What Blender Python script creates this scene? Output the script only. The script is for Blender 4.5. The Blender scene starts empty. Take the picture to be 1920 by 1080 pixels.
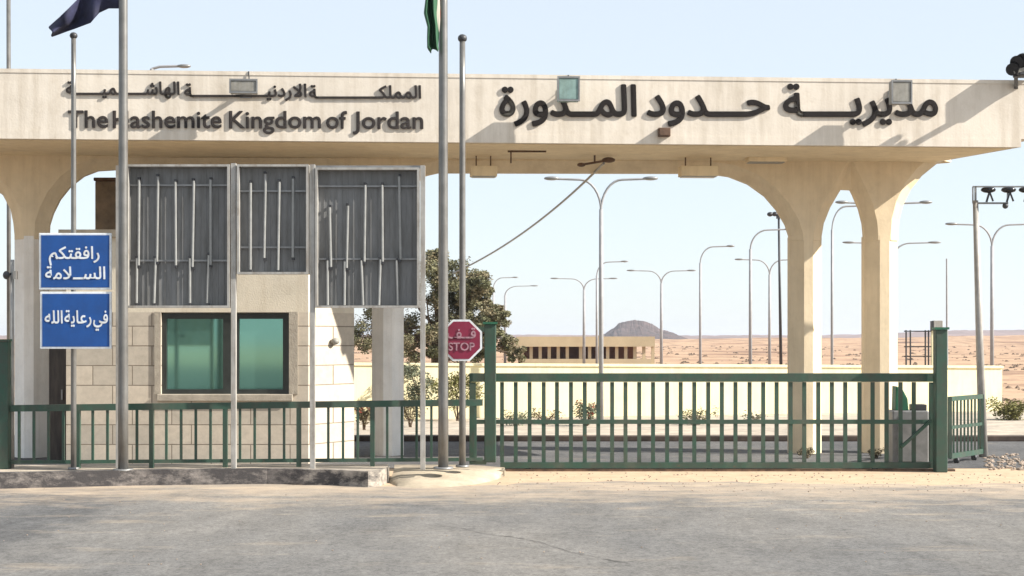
import bpy, bmesh, math, random
from mathutils import Vector, Matrix
R = math.radians
random.seed(7)
scene = bpy.context.scene
COL = scene.collection

# ------------------------------------------------------------------ camera, sky, sun, exposure
F = 3000.0; CX = 960.0; HY = 632.0; CZ = 2.0          # focal length in photo pixels, horizon row, eye height
cd = bpy.data.cameras.new('camera'); cam = bpy.data.objects.new('camera', cd); COL.objects.link(cam)
cam.location = (0, 0, CZ); cam.rotation_euler = (R(90), 0, 0)
cd.sensor_width = 36.0; cd.lens = 36.0*F/1920.0; cd.shift_y = (HY-540.0)/1920.0
cd.clip_start = 0.1; cd.clip_end = 9000
scene.camera = cam
SUN = Vector((1.0, -0.20, 0.66)).normalized()
world = bpy.data.worlds.new('World'); scene.world = world; world.use_nodes = True
wn = world.node_tree; bg = wn.nodes['Background']
sky = wn.nodes.new('ShaderNodeTexSky'); sky.sky_type = 'NISHITA'; sky.sun_disc = False
sky.sun_elevation = math.asin(SUN.z); sky.sun_rotation = math.atan2(SUN.x, SUN.y)
sky.air_density = 1.0; sky.dust_density = 0.9; sky.ozone_density = 2.5; sky.altitude = 800
veil = wn.nodes.new('ShaderNodeMix'); veil.data_type = 'RGBA'; veil.inputs[0].default_value = .80      # thin milky veil over the clear sky
veil.inputs[7].default_value = (2.95, 3.16, 3.30, 1)
wn.links.new(sky.outputs[0], veil.inputs[6]); wn.links.new(veil.outputs[2], bg.inputs[0]); bg.inputs[1].default_value = 0.135
sl = bpy.data.lights.new('sun', 'SUN'); sl.energy = 5.0; sl.angle = R(0.5); sl.color = (1.0, 0.945, 0.85)
so = bpy.data.objects.new('sun', sl); COL.objects.link(so); so.location = (20, -5, 20)
so.rotation_euler = (-SUN).to_track_quat('-Z', 'Y').to_euler()
vs = scene.view_settings; vs.view_transform = 'Standard'; vs.look = 'None'; vs.exposure = 1.05; vs.gamma = 1.0; vs.use_curve_mapping = False

# ------------------------------------------------------------------ photo pixel -> place
def at(px, py, D): return Vector(((px-CX)*D/F, D, CZ-(py-HY)*D/F))
def gx(px, D): return (px-CX)*D/F
def gz(py, D): return CZ-(py-HY)*D/F
ALPHA = R(4.0); P0Y = 24.8; cA, sA = math.cos(ALPHA), math.sin(ALPHA)
def fac(px, py, off=0.0):                     # on the plane of the canopy face, 'off' metres behind it
    u = (px-CX)/F
    t = (P0Y*cA+off)/(cA-u*sA)
    return Vector((u*t, t, CZ-(py-HY)/F*t))
def fpt(s, off, z): return Vector((s*cA-off*sA, P0Y+s*sA+off*cA, z))   # along-face metres, behind-face metres, height
def fs(px, off=0.0):
    p = fac(px, HY, off); return (p.x)*cA+(p.y-P0Y)*sA

# ------------------------------------------------------------------ materials
MATS = {}
def mat(name, col, rough=0.8, metal=0.0, var=0.12, scale=3.0, bump=0.0, bscale=40.0, col2=None, stretch=None, spec=None):
    if name in MATS: return MATS[name]
    m = bpy.data.materials.new(name); m.use_nodes = True; nt = m.node_tree; N = nt.nodes; L = nt.links
    b = N['Principled BSDF']; b.inputs['Roughness'].default_value = rough; b.inputs['Metallic'].default_value = metal
    if spec is not None: b.inputs['Specular IOR Level'].default_value = spec
    tc = N.new('ShaderNodeTexCoord'); mp = N.new('ShaderNodeMapping'); L.new(tc.outputs['Object'], mp.inputs[0])
    if stretch: mp.inputs['Scale'].default_value = stretch
    nz = N.new('ShaderNodeTexNoise'); nz.inputs['Scale'].default_value = scale; nz.inputs['Detail'].default_value = 8; nz.inputs['Roughness'].default_value = .65
    L.new(mp.outputs[0], nz.inputs['Vector'])
    cr = N.new('ShaderNodeValToRGB'); L.new(nz.outputs['Fac'], cr.inputs[0])
    c2 = col2 or tuple(max(0, c*(1-var*2.2)) for c in col)
    cr.color_ramp.elements[0].position = .33; cr.color_ramp.elements[0].color = (*c2, 1)
    cr.color_ramp.elements[1].position = .62; cr.color_ramp.elements[1].color = (*col, 1)
    L.new(cr.outputs[0], b.inputs['Base Color'])
    if bump:
        n2 = N.new('ShaderNodeTexNoise'); n2.inputs['Scale'].default_value = bscale; n2.inputs['Detail'].default_value = 6
        L.new(tc.outputs['Object'], n2.inputs['Vector'])
        bp = N.new('ShaderNodeBump'); bp.inputs['Strength'].default_value = bump; bp.inputs['Distance'].default_value = .02
        L.new(n2.outputs['Fac'], bp.inputs['Height']); L.new(bp.outputs[0], b.inputs['Normal'])
    MATS[name] = m; m['out'] = cr.name
    return m
def mixnode(nt, blend, fac_, a, b):
    n = nt.nodes.new('ShaderNodeMix'); n.data_type = 'RGBA'; n.blend_type = blend
    for s, v in ((0, fac_), (6, a), (7, b)):
        if isinstance(v, bpy.types.NodeSocket): nt.links.new(v, n.inputs[s])
        elif v is not None: n.inputs[s].default_value = v if s == 0 else (*v, 1)
    return n.outputs[2]
def noise(nt, vec, scale, detail=6, rough=.6):
    n = nt.nodes.new('ShaderNodeTexNoise'); n.inputs['Scale'].default_value = scale; n.inputs['Detail'].default_value = detail; n.inputs['Roughness'].default_value = rough
    nt.links.new(vec, n.inputs['Vector']); return n.outputs['Fac']
def ramp(nt, f, stops):
    n = nt.nodes.new('ShaderNodeValToRGB'); nt.links.new(f, n.inputs[0]); e = n.color_ramp.elements
    while len(e) < len(stops): e.new(.5)
    for k, (p, c) in enumerate(stops):
        e[k].position = p; e[k].color = (c, c, c, 1) if isinstance(c, (int, float)) else (*c, 1)
    return n.outputs[0]
def mapped(nt, scale=(1, 1, 1), coord='Object'):
    tc = nt.nodes.new('ShaderNodeTexCoord'); mp = nt.nodes.new('ShaderNodeMapping'); mp.inputs['Scale'].default_value = scale
    nt.links.new(tc.outputs[coord], mp.inputs[0]); return mp.outputs[0]

# painted concrete of the canopy, with grime streaks running down
m = mat('painted_concrete', (.74, .665, .57), .85, var=.05, scale=.8, bump=.10, bscale=30)
nt = m.node_tree; b = nt.nodes['Principled BSDF']; base = nt.nodes[m['out']].outputs[0]
st = ramp(nt, noise(nt, mapped(nt, (2.2, 2.2, .18)), 2.0, 7, .7), [(.36, (.62, .58, .52)), (.56, (1, 1, 1))])
c1 = mixnode(nt, 'MULTIPLY', .45, base, st)
bl = ramp(nt, noise(nt, mapped(nt), 5.0, 8, .75), [(.3, (.72, .68, .62)), (.5, (1, 1, 1))])
c2 = mixnode(nt, 'MULTIPLY', .35, c1, bl)
nt.links.new(c2, b.inputs['Base Color'])

mat('soffit_plaster', (.82, .68, .46), .9, var=.06, scale=1.5, bump=.2, bscale=18)
mat('white_column', (.88, .85, .80), .8, var=.06, scale=2.2, bump=.15, bscale=20)
mat('wall_cream', (.88, .80, .52), .85, var=.05, scale=1.2, bump=.2)
mat('white_metal', (.40, .385, .36), .45, .0, var=.1, scale=6)
mat('galvanised', (.33, .33, .34), .6, .1, var=.1, scale=4)
mat('grey_metal', (.26, .26, .26), .45, .4, var=.14, scale=5)
mat('pole_metal', (.21, .205, .195), .38, .45, var=.12, scale=4)
mat('dull_white_tube', (.28, .28, .27), .35, var=.1, scale=8)
mat('panel_grey', (.19, .19, .19), .7, .0, col2=(.12, .118, .112), scale=3.0, stretch=(3, 1, .5))
mat('dark_metal', (.05, .05, .055), .5, .2, var=.2)
mat('dark_rust', (.16, .09, .055), .8, var=.3, scale=8)
mat('green_paint', (.024, .072, .048), .6, col2=(.040, .054, .040), scale=5, bump=.1, bscale=60)
mat('green_bright', (.02, .14, .075), .5, var=.2)
mat('letter_black', (.012, .008, .007), .95, var=.2, scale=6)
mat('letter_worn', (.030, .022, .020), .8, var=.25, scale=5)
mat('sign_blue', (.005, .072, .29), .6, var=.12, scale=3)
mat('sign_white', (.78, .82, .86), .45, var=.08, scale=12)
mat('sign_red', (.23, .012, .045), .45, var=.12, scale=6)
mat('faded_print', (.50, .27, .32), .5, var=.35, scale=14)
mat('navy_cloth', (.018, .020, .060), .85, var=.3, scale=5)
mat('booth_plaster', (.68, .61, .49), .9, var=.06, scale=2, bump=.2)
mat('sill_stone', (.42, .37, .30), .85, var=.12, scale=6, bump=.3)
mat('frame_dark', (.045, .05, .045), .4, .3, var=.15)
mat('recess_shade_brown', (.06, .048, .04), .7, var=.3, scale=3, stretch=(5, 1, .7))  # dark tone standing in for shade in the recess beside the booth
mat('tank_brown', (.25, .19, .13), .8, var=.2, scale=3)
mat('lamp_teal', (.24, .36, .34), .5, var=.15, scale=8)
mat('cream_column', (.79, .65, .45), .85, var=.06, scale=1.6, bump=.15, bscale=20)
mat('lamp_grey', (.30, .29, .26), .55, var=.15, scale=8)
mat('bark', (.16, .11, .075), .95, var=.3, scale=10, bump=.6, bscale=30)
mat('leaf_dark', (.20, .185, .105), .9, var=.35, scale=.9, col2=(.105, .115, .055))
mat('leaf_brown', (.27, .225, .13), .85, var=.3, scale=3)
mat('scrub_brown', (.20, .14, .095), .95, var=.35, scale=.3)
mat('leaf_grey', (.20, .22, .14), .85, var=.25, scale=4)
mat('leaf_olive', (.20, .19, .055), .85, var=.25, scale=4)
mat('leaf_green', (.06, .12, .035), .75, var=.3, scale=4)
mat('petal_red', (.40, .05, .03), .7, var=.2)
mat('shelter_roof', (.52, .42, .27), .9, var=.08, scale=.6)
mat('shelter_dark', (.20, .09, .05), .9, var=.2, scale=1)
mat('mesa_rock', (.095, .058, .052), .95, var=.35, scale=.12, stretch=(1, 1, 4))
mat('stone', (.42, .33, .26), .95, var=.25, scale=6, bump=.5)
mat('glass_black', (.01, .01, .012), .15)
mat('porcelain', (.7, .7, .68), .4)

def grime(name, amount, streak=(3, 3, .25), low=(.60, .52, .42), a=.36, b=.55):
    nt = MATS[name].node_tree; bs = nt.nodes['Principled BSDF']; src = bs.inputs['Base Color'].links[0].from_socket
    c = mixnode(nt, 'MULTIPLY', amount, src, ramp(nt, noise(nt, mapped(nt, streak), 1.6, 8, .72), [(a, low), (b, (1, 1, 1))]))
    c = mixnode(nt, 'MULTIPLY', amount*.8, c, ramp(nt, noise(nt, mapped(nt), 4.5, 9, .8), [(.34, (.66, .60, .52)), (.46, (1, 1, 1))]))
    nt.links.new(c, bs.inputs['Base Color'])
for g_ in ('cream_column', 'soffit_plaster', 'wall_cream', 'booth_plaster', 'white_column'): grime(g_, .24)
grime('white_metal', .6, (6, 6, 1), (.5, .42, .34)); grime('pole_metal', .4, (6, 6, .6), (.6, .5, .42)); grime('lamp_teal', .5); grime('lamp_grey', .5); grime('sign_white', .5, (5, 5, 2), (.7, .6, .5))
nt = MATS['green_paint'].node_tree; bs = nt.nodes['Principled BSDF']; src = bs.inputs['Base Color'].links[0].from_socket
c = mixnode(nt, 'MIX', ramp(nt, noise(nt, mapped(nt), 7, 9, .8), [(.62, 0.0), (.68, .85)]), src, (.13, .06, .03))
c = mixnode(nt, 'MIX', ramp(nt, noise(nt, mapped(nt, (1, 1, .4)), 2.2, 7, .7), [(.48, 0.0), (.75, .35)]), c, (.16, .15, .11))
nt.links.new(c, bs.inputs['Base Color'])

# stone block cladding of the booth
def brickmat():
    m = bpy.data.materials.new('stone_blocks'); m.use_nodes = True; nt = m.node_tree; L = nt.links; b = nt.nodes['Principled BSDF']
    tc = nt.nodes.new('ShaderNodeTexCoord'); sx = nt.nodes.new('ShaderNodeSeparateXYZ'); L.new(tc.outputs['Object'], sx.inputs[0])
    cb = nt.nodes.new('ShaderNodeCombineXYZ'); L.new(sx.outputs[0], cb.inputs[0]); L.new(sx.outputs[2], cb.inputs[1])
    br = nt.nodes.new('ShaderNodeTexBrick'); L.new(cb.outputs[0], br.inputs['Vector'])
    br.inputs['Scale'].default_value = 1.0; br.inputs['Brick Width'].default_value = .62; br.inputs['Row Height'].default_value = .31
    br.inputs['Mortar Size'].default_value = .010; br.inputs['Mortar Smooth'].default_value = .3
    br.inputs['Color1'].default_value = (.60, .52, .42, 1); br.inputs['Color2'].default_value = (.46, .41, .34, 1); br.inputs['Mortar'].default_value = (.24, .20, .155, 1)
    nz = noise(nt, tc.outputs['Object'], 7, 8, .7)
    c = mixnode(nt, 'MULTIPLY', .7, br.outputs['Color'], ramp(nt, nz, [(.3, .72), (.6, 1.0)]))
    L.new(c, b.inputs['Base Color']); b.inputs['Roughness'].default_value = .9
    bp = nt.nodes.new('ShaderNodeBump'); bp.inputs['Strength'].default_value = .5; bp.inputs['Distance'].default_value = .02
    h = mixnode(nt, 'MULTIPLY', .5, br.outputs['Fac'], nz)
    inv = nt.nodes.new('ShaderNodeInvert'); L.new(br.outputs['Fac'], inv.inputs['Color']); L.new(inv.outputs[0], bp.inputs['Height']); L.new(bp.outputs[0], b.inputs['Normal'])
    MATS['stone_blocks'] = m
brickmat()
def glassmat():
    m = bpy.data.materials.new('teal_glass'); m.use_nodes = True; b = m.node_tree.nodes['Principled BSDF']
    b.inputs['Base Color'].default_value = (.19, .40, .34, 1); b.inputs['Metallic'].default_value = .85; b.inputs['Roughness'].default_value = .06
    nt = m.node_tree; bp = nt.nodes.new('ShaderNodeBump'); bp.inputs['Strength'].default_value = .03
    nt.links.new(noise(nt, mapped(nt), 1.2, 2), bp.inputs['Height']); nt.links.new(bp.outputs[0], b.inputs['Normal'])
    MATS['teal_glass'] = m
glassmat()
def flagmat():
    m = bpy.data.materials.new('flag_cloth'); m.use_nodes = True; nt = m.node_tree; b = nt.nodes['Principled BSDF']
    tc = nt.nodes.new('ShaderNodeTexCoord'); sx = nt.nodes.new('ShaderNodeSeparateXYZ'); nt.links.new(tc.outputs['UV'], sx.inputs[0])
    r = nt.nodes.new('ShaderNodeValToRGB'); nt.links.new(sx.outputs[0], r.inputs[0]); r.color_ramp.interpolation = 'CONSTANT'
    e = r.color_ramp.elements
    cols = [(0, (.05, .04, .035)), (.10, (.20, .05, .03)), (.17, (.35, .33, .28)), (.27, (.02, .085, .04))]
    while len(e) < len(cols): e.new(.5)
    for k, (p, c) in enumerate(cols): e[k].position = p; e[k].color = (*c, 1)
    nt.links.new(r.outputs[0], b.inputs['Base Color']); b.inputs['Roughness'].default_value = .85
    MATS['flag_cloth'] = m
flagmat()

def groundmat():
    m = bpy.data.materials.new('desert_sand'); m.use_nodes = True; nt = m.node_tree; b = nt.nodes['Principled BSDF']
    far = noise(nt, mapped(nt, (.05, .035, 1)), 1.0, 12, .72)
    near = noise(nt, mapped(nt, (1, 1, 1)), 1.6, 9, .7)
    c = ramp(nt, far, [(.36, (.15, .095, .07)), (.44, (.34, .22, .15)), (.53, (.48, .33, .22)), (.59, (.26, .165, .115)), (.68, (.42, .29, .20))])
    c = mixnode(nt, 'MULTIPLY', .45, c, ramp(nt, near, [(.3, .6), (.6, 1.0)]))
    # gravelly pale fill round the gate, redder ground far away
    tc = nt.nodes.new('ShaderNodeTexCoord'); sx = nt.nodes.new('ShaderNodeSeparateXYZ'); nt.links.new(tc.outputs['Object'], sx.inputs[0])
    mr = nt.nodes.new('ShaderNodeMapRange'); nt.links.new(sx.outputs[1], mr.inputs[0]); mr.inputs[1].default_value = 30; mr.inputs[2].default_value = 60
    g = mixnode(nt, 'MULTIPLY', .6, (.54, .41, .285), ramp(nt, noise(nt, mapped(nt, (1, 1, 1)), 3.0, 10, .75), [(.3, .55), (.62, 1.0)]))
    c = mixnode(nt, 'MIX', mr.outputs[0], g, c)
    nt.links.new(c, b.inputs['Base Color']); b.inputs['Roughness'].default_value = 1.0; b.inputs['Specular IOR Level'].default_value = .1
    bp = nt.nodes.new('ShaderNodeBump'); bp.inputs['Strength'].default_value = .5; bp.inputs['Distance'].default_value = .03
    nt.links.new(noise(nt, mapped(nt), 14, 8, .7), bp.inputs['Height']); nt.links.new(bp.outputs[0], b.inputs['Normal'])
    MATS['desert_sand'] = m
groundmat()
def asphaltmat(name, c0, c1, dusty):
    m = bpy.data.materials.new(name); m.use_nodes = True; nt = m.node_tree; b = nt.nodes['Principled BSDF']
    v = mapped(nt)
    fine = noise(nt, v, 26, 9, .85); mid = noise(nt, mapped(nt, (1, .45, 1)), 1.7, 9, .7); big = noise(nt, mapped(nt, (.35, .12, 1)), 1.0, 5, .55)
    c = mixnode(nt, 'MIX', ramp(nt, big, [(.38, 0.0), (.66, 1.0)]), c0, c1)
    c = mixnode(nt, 'MULTIPLY', .75, c, ramp(nt, mid, [(.30, .62), (.60, 1.0)]))
    c = mixnode(nt, 'MULTIPLY', .85, c, ramp(nt, fine, [(.36, .42), (.56, 1.0)]))
    grit = noise(nt, mapped(nt, (1, .7, 1)), 8.5, 10, .92)
    c = mixnode(nt, 'MULTIPLY', .65, c, ramp(nt, grit, [(.40, .45), (.53, 1.0), (.62, 1.0), (.70, 1.0)]))
    c = mixnode(nt, 'ADD', ramp(nt, grit, [(.56, 0.0), (.70, 1.0)]), c, (.10, .09, .075))
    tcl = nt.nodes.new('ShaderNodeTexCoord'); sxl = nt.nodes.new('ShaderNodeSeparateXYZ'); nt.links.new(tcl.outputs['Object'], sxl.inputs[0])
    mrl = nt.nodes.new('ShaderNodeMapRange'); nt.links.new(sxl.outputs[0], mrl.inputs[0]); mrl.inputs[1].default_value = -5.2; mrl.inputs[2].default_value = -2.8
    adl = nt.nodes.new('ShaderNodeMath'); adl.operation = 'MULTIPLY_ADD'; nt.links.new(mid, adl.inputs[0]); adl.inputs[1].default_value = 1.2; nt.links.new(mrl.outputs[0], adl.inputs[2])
    c = mixnode(nt, 'MULTIPLY', 1.0, c, ramp(nt, adl.outputs[0], [(.45, (.62, .64, .68)), (1.0, (1, 1, 1))]))      # surfacing turns darker and slightly bluer towards the left
    st_ = noise(nt, mapped(nt, (1, .5, 1)), .55, 7, .65)
    c = mixnode(nt, 'MULTIPLY', .7, c, ramp(nt, st_, [(.32, (.78, .77, .76)), (.40, (1, 1, 1))]))
    c = mixnode(nt, 'MIX', ramp(nt, noise(nt, mapped(nt, (.5, 1.6, 1)), 1.1, 9, .72), [(.57, 0.0), (.72, .55)]), c, (.40, .33, .25))
    # long cracks
    vo = nt.nodes.new('ShaderNodeTexVoronoi'); vo.feature = 'DISTANCE_TO_EDGE'; vo.inputs['Scale'].default_value = .42
    wob = nt.nodes.new('ShaderNodeTexNoise'); wob.inputs['Scale'].default_value = 1.3; wob.inputs['Detail'].default_value = 8; nt.links.new(v, wob.inputs['Vector'])
    wm = mixnode(nt, 'MIX', .22, v, wob.outputs['Color']); nt.links.new(wm, vo.inputs['Vector'])
    cm = ramp(nt, noise(nt, v, .35, 2), [(.47, 1.0), (.56, 0.0)])
    ck = ramp(nt, vo.outputs['Distance'], [(.003, .25), (.012, 1.0)])
    ck = mixnode(nt, 'MIX', cm, ck, (1, 1, 1))
    c = c
    if dusty:
        tc = nt.nodes.new('ShaderNodeTexCoord'); sx = nt.nodes.new('ShaderNodeSeparateXYZ'); nt.links.new(tc.outputs['Object'], sx.inputs[0])
        mr = nt.nodes.new('ShaderNodeMapRange'); nt.links.new(sx.outputs[1], mr.inputs[0]); mr.inputs[1].default_value = 15.0; mr.inputs[2].default_value = 21.2
        ad = nt.nodes.new('ShaderNodeMath'); ad.operation = 'ADD'; nt.links.new(mr.outputs[0], ad.inputs[0])
        nn = nt.nodes.new('ShaderNodeMath'); nn.operation = 'MULTIPLY_ADD'; nt.links.new(noise(nt, mapped(nt, (.7, 1.6, 1)), 1.2, 9, .75), nn.inputs[0]); nn.inputs[1].default_value = 1.9; nn.inputs[2].default_value = -1.2
        nt.links.new(nn.outputs[0], ad.inputs[1])
        dm = ramp(nt, ad.outputs[0], [(.35, 0.0), (1.0, 1.0)])
        c = mixnode(nt, 'MIX', dm, c, (.47, .375, .28))
    nt.links.new(c, b.inputs['Base Color']); b.inputs['Roughness'].default_value = .95; b.inputs['Specular IOR Level'].default_value = .2
    bp = nt.nodes.new('ShaderNodeBump'); bp.inputs['Strength'].default_value = .7; bp.inputs['Distance'].default_value = .015
    nt.links.new(fine, bp.inputs['Height']); nt.links.new(bp.outputs[0], b.inputs['Normal'])
    MATS[name] = m
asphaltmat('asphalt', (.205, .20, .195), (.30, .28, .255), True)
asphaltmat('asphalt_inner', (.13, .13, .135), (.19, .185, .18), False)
def kerbmat():
    m = bpy.data.materials.new('kerb_paint'); m.use_nodes = True; nt = m.node_tree; b = nt.nodes['Principled BSDF']
    tc = nt.nodes.new('ShaderNodeTexCoord'); sx = nt.nodes.new('ShaderNodeSeparateXYZ'); nt.links.new(tc.outputs['Object'], sx.inputs[0])
    n = noise(nt, mapped(nt, (1.2, 1.2, 2.5)), 2.4, 9, .75)
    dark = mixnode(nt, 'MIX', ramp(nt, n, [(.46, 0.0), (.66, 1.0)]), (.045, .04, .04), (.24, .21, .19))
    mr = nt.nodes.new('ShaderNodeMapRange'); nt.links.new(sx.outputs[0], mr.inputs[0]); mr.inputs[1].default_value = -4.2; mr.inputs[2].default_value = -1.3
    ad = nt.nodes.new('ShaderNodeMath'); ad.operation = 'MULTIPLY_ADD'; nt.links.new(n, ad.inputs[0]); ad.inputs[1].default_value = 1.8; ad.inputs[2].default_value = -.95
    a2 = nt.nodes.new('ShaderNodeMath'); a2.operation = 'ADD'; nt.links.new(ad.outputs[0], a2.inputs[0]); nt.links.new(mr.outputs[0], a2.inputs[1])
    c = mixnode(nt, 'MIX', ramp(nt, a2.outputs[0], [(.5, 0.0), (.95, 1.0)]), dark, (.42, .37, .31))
    nt.links.new(c, b.inputs['Base Color']); b.inputs['Roughness'].default_value = .85
    bp = nt.nodes.new('ShaderNodeBump'); bp.inputs['Strength'].default_value = .5; bp.inputs['Distance'].default_value = .02
    nt.links.new(noise(nt, mapped(nt), 18, 8, .7), bp.inputs['Height']); nt.links.new(bp.outputs[0], b.inputs['Normal'])
    MATS['kerb_paint'] = m
kerbmat()
mat('concrete_light', (.46, .385, .285), .95, var=.16, scale=2.2, bump=.5, bscale=14)
mat('island_dirt', (.47, .40, .32), .95, var=.2, scale=2.5, bump=.6, bscale=20)
mat('crack_dark', (.05, .047, .045), .95)
mat('kerb_inner', (.085, .06, .05), .9, var=.35, scale=1.6)

# ------------------------------------------------------------------ mesh builder
class MB:
    def __init__(s): s.bm = bmesh.new(); s.uv = None
    def hull8(s, pts):                        # 8 points: bottom ring 4, top ring 4
        v = [s.bm.verts.new(p) for p in pts]
        for f in ((3, 2, 1, 0), (4, 5, 6, 7), (0, 1, 5, 4), (1, 2, 6, 5), (2, 3, 7, 6), (3, 0, 4, 7)): s.bm.faces.new([v[i] for i in f])
        return s
    def box(s, x0, x1, y0, y1, z0, z1):
        return s.hull8([(x0, y0, z0), (x1, y0, z0), (x1, y1, z0), (x0, y1, z0), (x0, y0, z1), (x1, y0, z1), (x1, y1, z1), (x0, y1, z1)])
    def pbox(s, px0, py0, px1, py1, D, th):   # front face spans these photo pixels at distance D, th deep
        return s.box(gx(px0, D), gx(px1, D), D, D+th, gz(py1, D), gz(py0, D))
    def fbox(s, s0, s1, o0, o1, z0, z1):      # box in the canopy's own axes
        q = [fpt(a, o, z) for z in (z0, z1) for a, o in ((s0, o0), (s1, o0), (s1, o1), (s0, o1))]
        return s.hull8(q)
    def bar(s, a, b, w, h=None, up=(0, 0, 1)):
        a = Vector(a); b = Vector(b); d = (b-a).normalized(); h = h or w; up = Vector(up)
        if abs(d.dot(up)) > .98: up = Vector((0, 1, 0))
        x = d.cross(up).normalized(); y = x.cross(d).normalized()
        return s.hull8([p+x*i*w/2+y*j*h/2 for p in (a, b) for i, j in ((-1, -1), (1, -1), (1, 1), (-1, 1))])
    def tube(s, pts, r, n=12, r1=None, caps=True):
        pts = [Vector(p) for p in pts]; rings = []
        for i, p in enumerate(pts):
            d = (pts[min(i+1, len(pts)-1)]-pts[max(i-1, 0)]).normalized()
            up = Vector((0, 1, 0)) if abs(d.y) < .9 else Vector((0, 0, 1))
            x = d.cross(up).normalized(); y = x.cross(d)
            rr = r if r1 is None else r+(r1-r)*i/max(1, len(pts)-1)
            rings.append([s.bm.verts.new(p+(x*math.cos(2*math.pi*k/n)+y*math.sin(2*math.pi*k/n))*rr) for k in range(n)])
        for a, b in zip(rings, rings[1:]):
            for k in range(n): 
                f = s.bm.faces.new((a[k], a[(k+1) % n], b[(k+1) % n], b[k])); f.smooth = n > 8
        if caps:
            s.bm.faces.new(rings[0][::-1]); s.bm.faces.new(rings[-1])
        return s
    def ball(s, c, r, sc=(1, 1, 1), sub=2):
        M = Matrix.Translation(c) @ Matrix.Diagonal((*sc, 1))
        g = bmesh.ops.create_icosphere(s.bm, subdivisions=sub, radius=r, matrix=M)
        for v in g['verts']:
            for f in v.link_faces: f.smooth = True
        return s
    def prism(s, poly, vec):                  # polygon of 3D points pushed along vec
        vec = Vector(vec); a = [s.bm.verts.new(p) for p in poly]; b = [s.bm.verts.new(Vector(p)+vec) for p in poly]
        s.bm.faces.new(a); s.bm.faces.new(b[::-1]); n = len(a)
        for i in range(n): s.bm.faces.new((a[i], b[i], b[(i+1) % n], a[(i+1) % n]))
        return s
    def quad(s, *p): s.bm.faces.new([s.bm.verts.new(q) for q in p]); return s
    def build(s, name, m, parent=None, bevel=0.0, loc=None, fixn=True):
        if fixn: bmesh.ops.recalc_face_normals(s.bm, faces=s.bm.faces)
        off = Vector((0, 0, 0)); p = parent
        while p is not None: off = off+p.location; p = p.parent
        if parent is None:
            if loc is None:
                xs = [v.co for v in s.bm.verts]
                loc = Vector(((min(v.x for v in xs)+max(v.x for v in xs))/2, (min(v.y for v in xs)+max(v.y for v in xs))/2, min(v.z for v in xs)))
            off = Vector(loc)
        for v in s.bm.verts: v.co -= off
        me = bpy.data.meshes.new(name); s.bm.to_mesh(me); s.bm.free()
        o = bpy.data.objects.new(name, me); COL.objects.link(o)
        for mm in (m if isinstance(m, (list, tuple)) else [m]): me.materials.append(MATS[mm])
        if parent is not None: o.parent = parent
        else: o.location = loc
        if bevel:
            bv = o.modifiers.new('bevel', 'BEVEL'); bv.width = bevel; bv.segments = 2; bv.limit_method = 'ANGLE'
        return o
def tag(o, label=None, cat=None, group=None, kind=None):
    if label: o['label'] = label
    if cat: o['category'] = cat
    if group: o['group'] = group
    if kind: o['kind'] = kind
    return o
def thing(name, label, cat, loc, group=None):
    o = bpy.data.objects.new(name, None); COL.objects.link(o); o.location = loc; o.empty_display_size = .3
    return tag(o, label, cat, group)
def struct(name, mb, m, **k): return tag(mb.build(name, m, **k), kind='structure')
def dup(root, loc, label=None, scale=None):
    r = root.copy(); COL.objects.link(r); r.location = loc
    if label: r['label'] = label
    if scale: r.scale = scale
    for ch in list(root.children):
        c = ch.copy(); COL.objects.link(c); c.parent = r
        for g in list(ch.children):
            d = g.copy(); COL.objects.link(d); d.parent = c
    return r

# ------------------------------------------------------------------ ground and roads
g = MB(); 
xs = [-6000, -1500, -300, -60, -20, 20, 60, 300, 1500, 6000]; ys = [-300, -20, 10, 30, 60, 150, 400, 1200, 3500, 8000]
gv = [[g.bm.verts.new((x, y, 0)) for x in xs] for y in ys]
for j in range(len(ys)-1):
    for i in range(len(xs)-1): g.bm.faces.new((gv[j][i], gv[j][i+1], gv[j+1][i+1], gv[j+1][i]))
struct('ground', g, 'desert_sand', loc=(0, 0, 0))
# front road, its far edge broken up
rnd = random.Random(3)
far = []
x = 60.0
while x > -60:
    base = 21.9 if x > 0 else 21.7
    far.append((x, base+rnd.uniform(-.18, .18)+.25*math.sin(x*.9), .004)); x -= rnd.uniform(.15, .5)
r_ = MB(); poly = [(-60, -60, .004), (60, -60, .004)]+far
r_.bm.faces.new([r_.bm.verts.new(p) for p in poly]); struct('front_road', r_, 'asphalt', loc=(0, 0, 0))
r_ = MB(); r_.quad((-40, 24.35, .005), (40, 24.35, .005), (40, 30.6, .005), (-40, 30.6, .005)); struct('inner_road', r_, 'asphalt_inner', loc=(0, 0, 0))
rn = random.Random(31)
for (cpx, q_) in (([(800, 985), (870, 992), (905, 1002), (960, 1008), (1020, 1020), (1060, 1034), (1115, 1046), (1190, 1060)], .012), ([(1115, 1046), (1150, 1068), (1165, 1090)], .009)):
    cm = MB(); pr = None; P_ = [at(px, py, 2*F/(py-HY)) for px, py in cpx]
    for a0, a1 in zip(P_, P_[1:]):
        n_ = max(2, int((a1-a0).length/.09))
        for i in range(n_):
            p = a0.lerp(a1, i/n_); w_ = q_*rn.uniform(.15, 1.2); y = p.y+rn.uniform(-.035, .035); cur = (cm.bm.verts.new((p.x, y-w_, .009)), cm.bm.verts.new((p.x, y+w_, .009)))
            if pr: cm.bm.faces.new((pr[0], cur[0], cur[1], pr[1]))
            pr = cur
    struct('road_crack', cm, 'crack_dark', loc=(0, 0, 0))
# far kerb of the inner road with planted verge behind
k = MB(); k.box(-14, 16, 30.6, 30.85, 0, .11); struct('far_kerb', k, 'kerb_inner', bevel=.02)
v_ = MB(); v_.box(-14, 14.5, 30.852, 43, -.1, .085); struct('planted_verge', v_, 'island_dirt')

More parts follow.
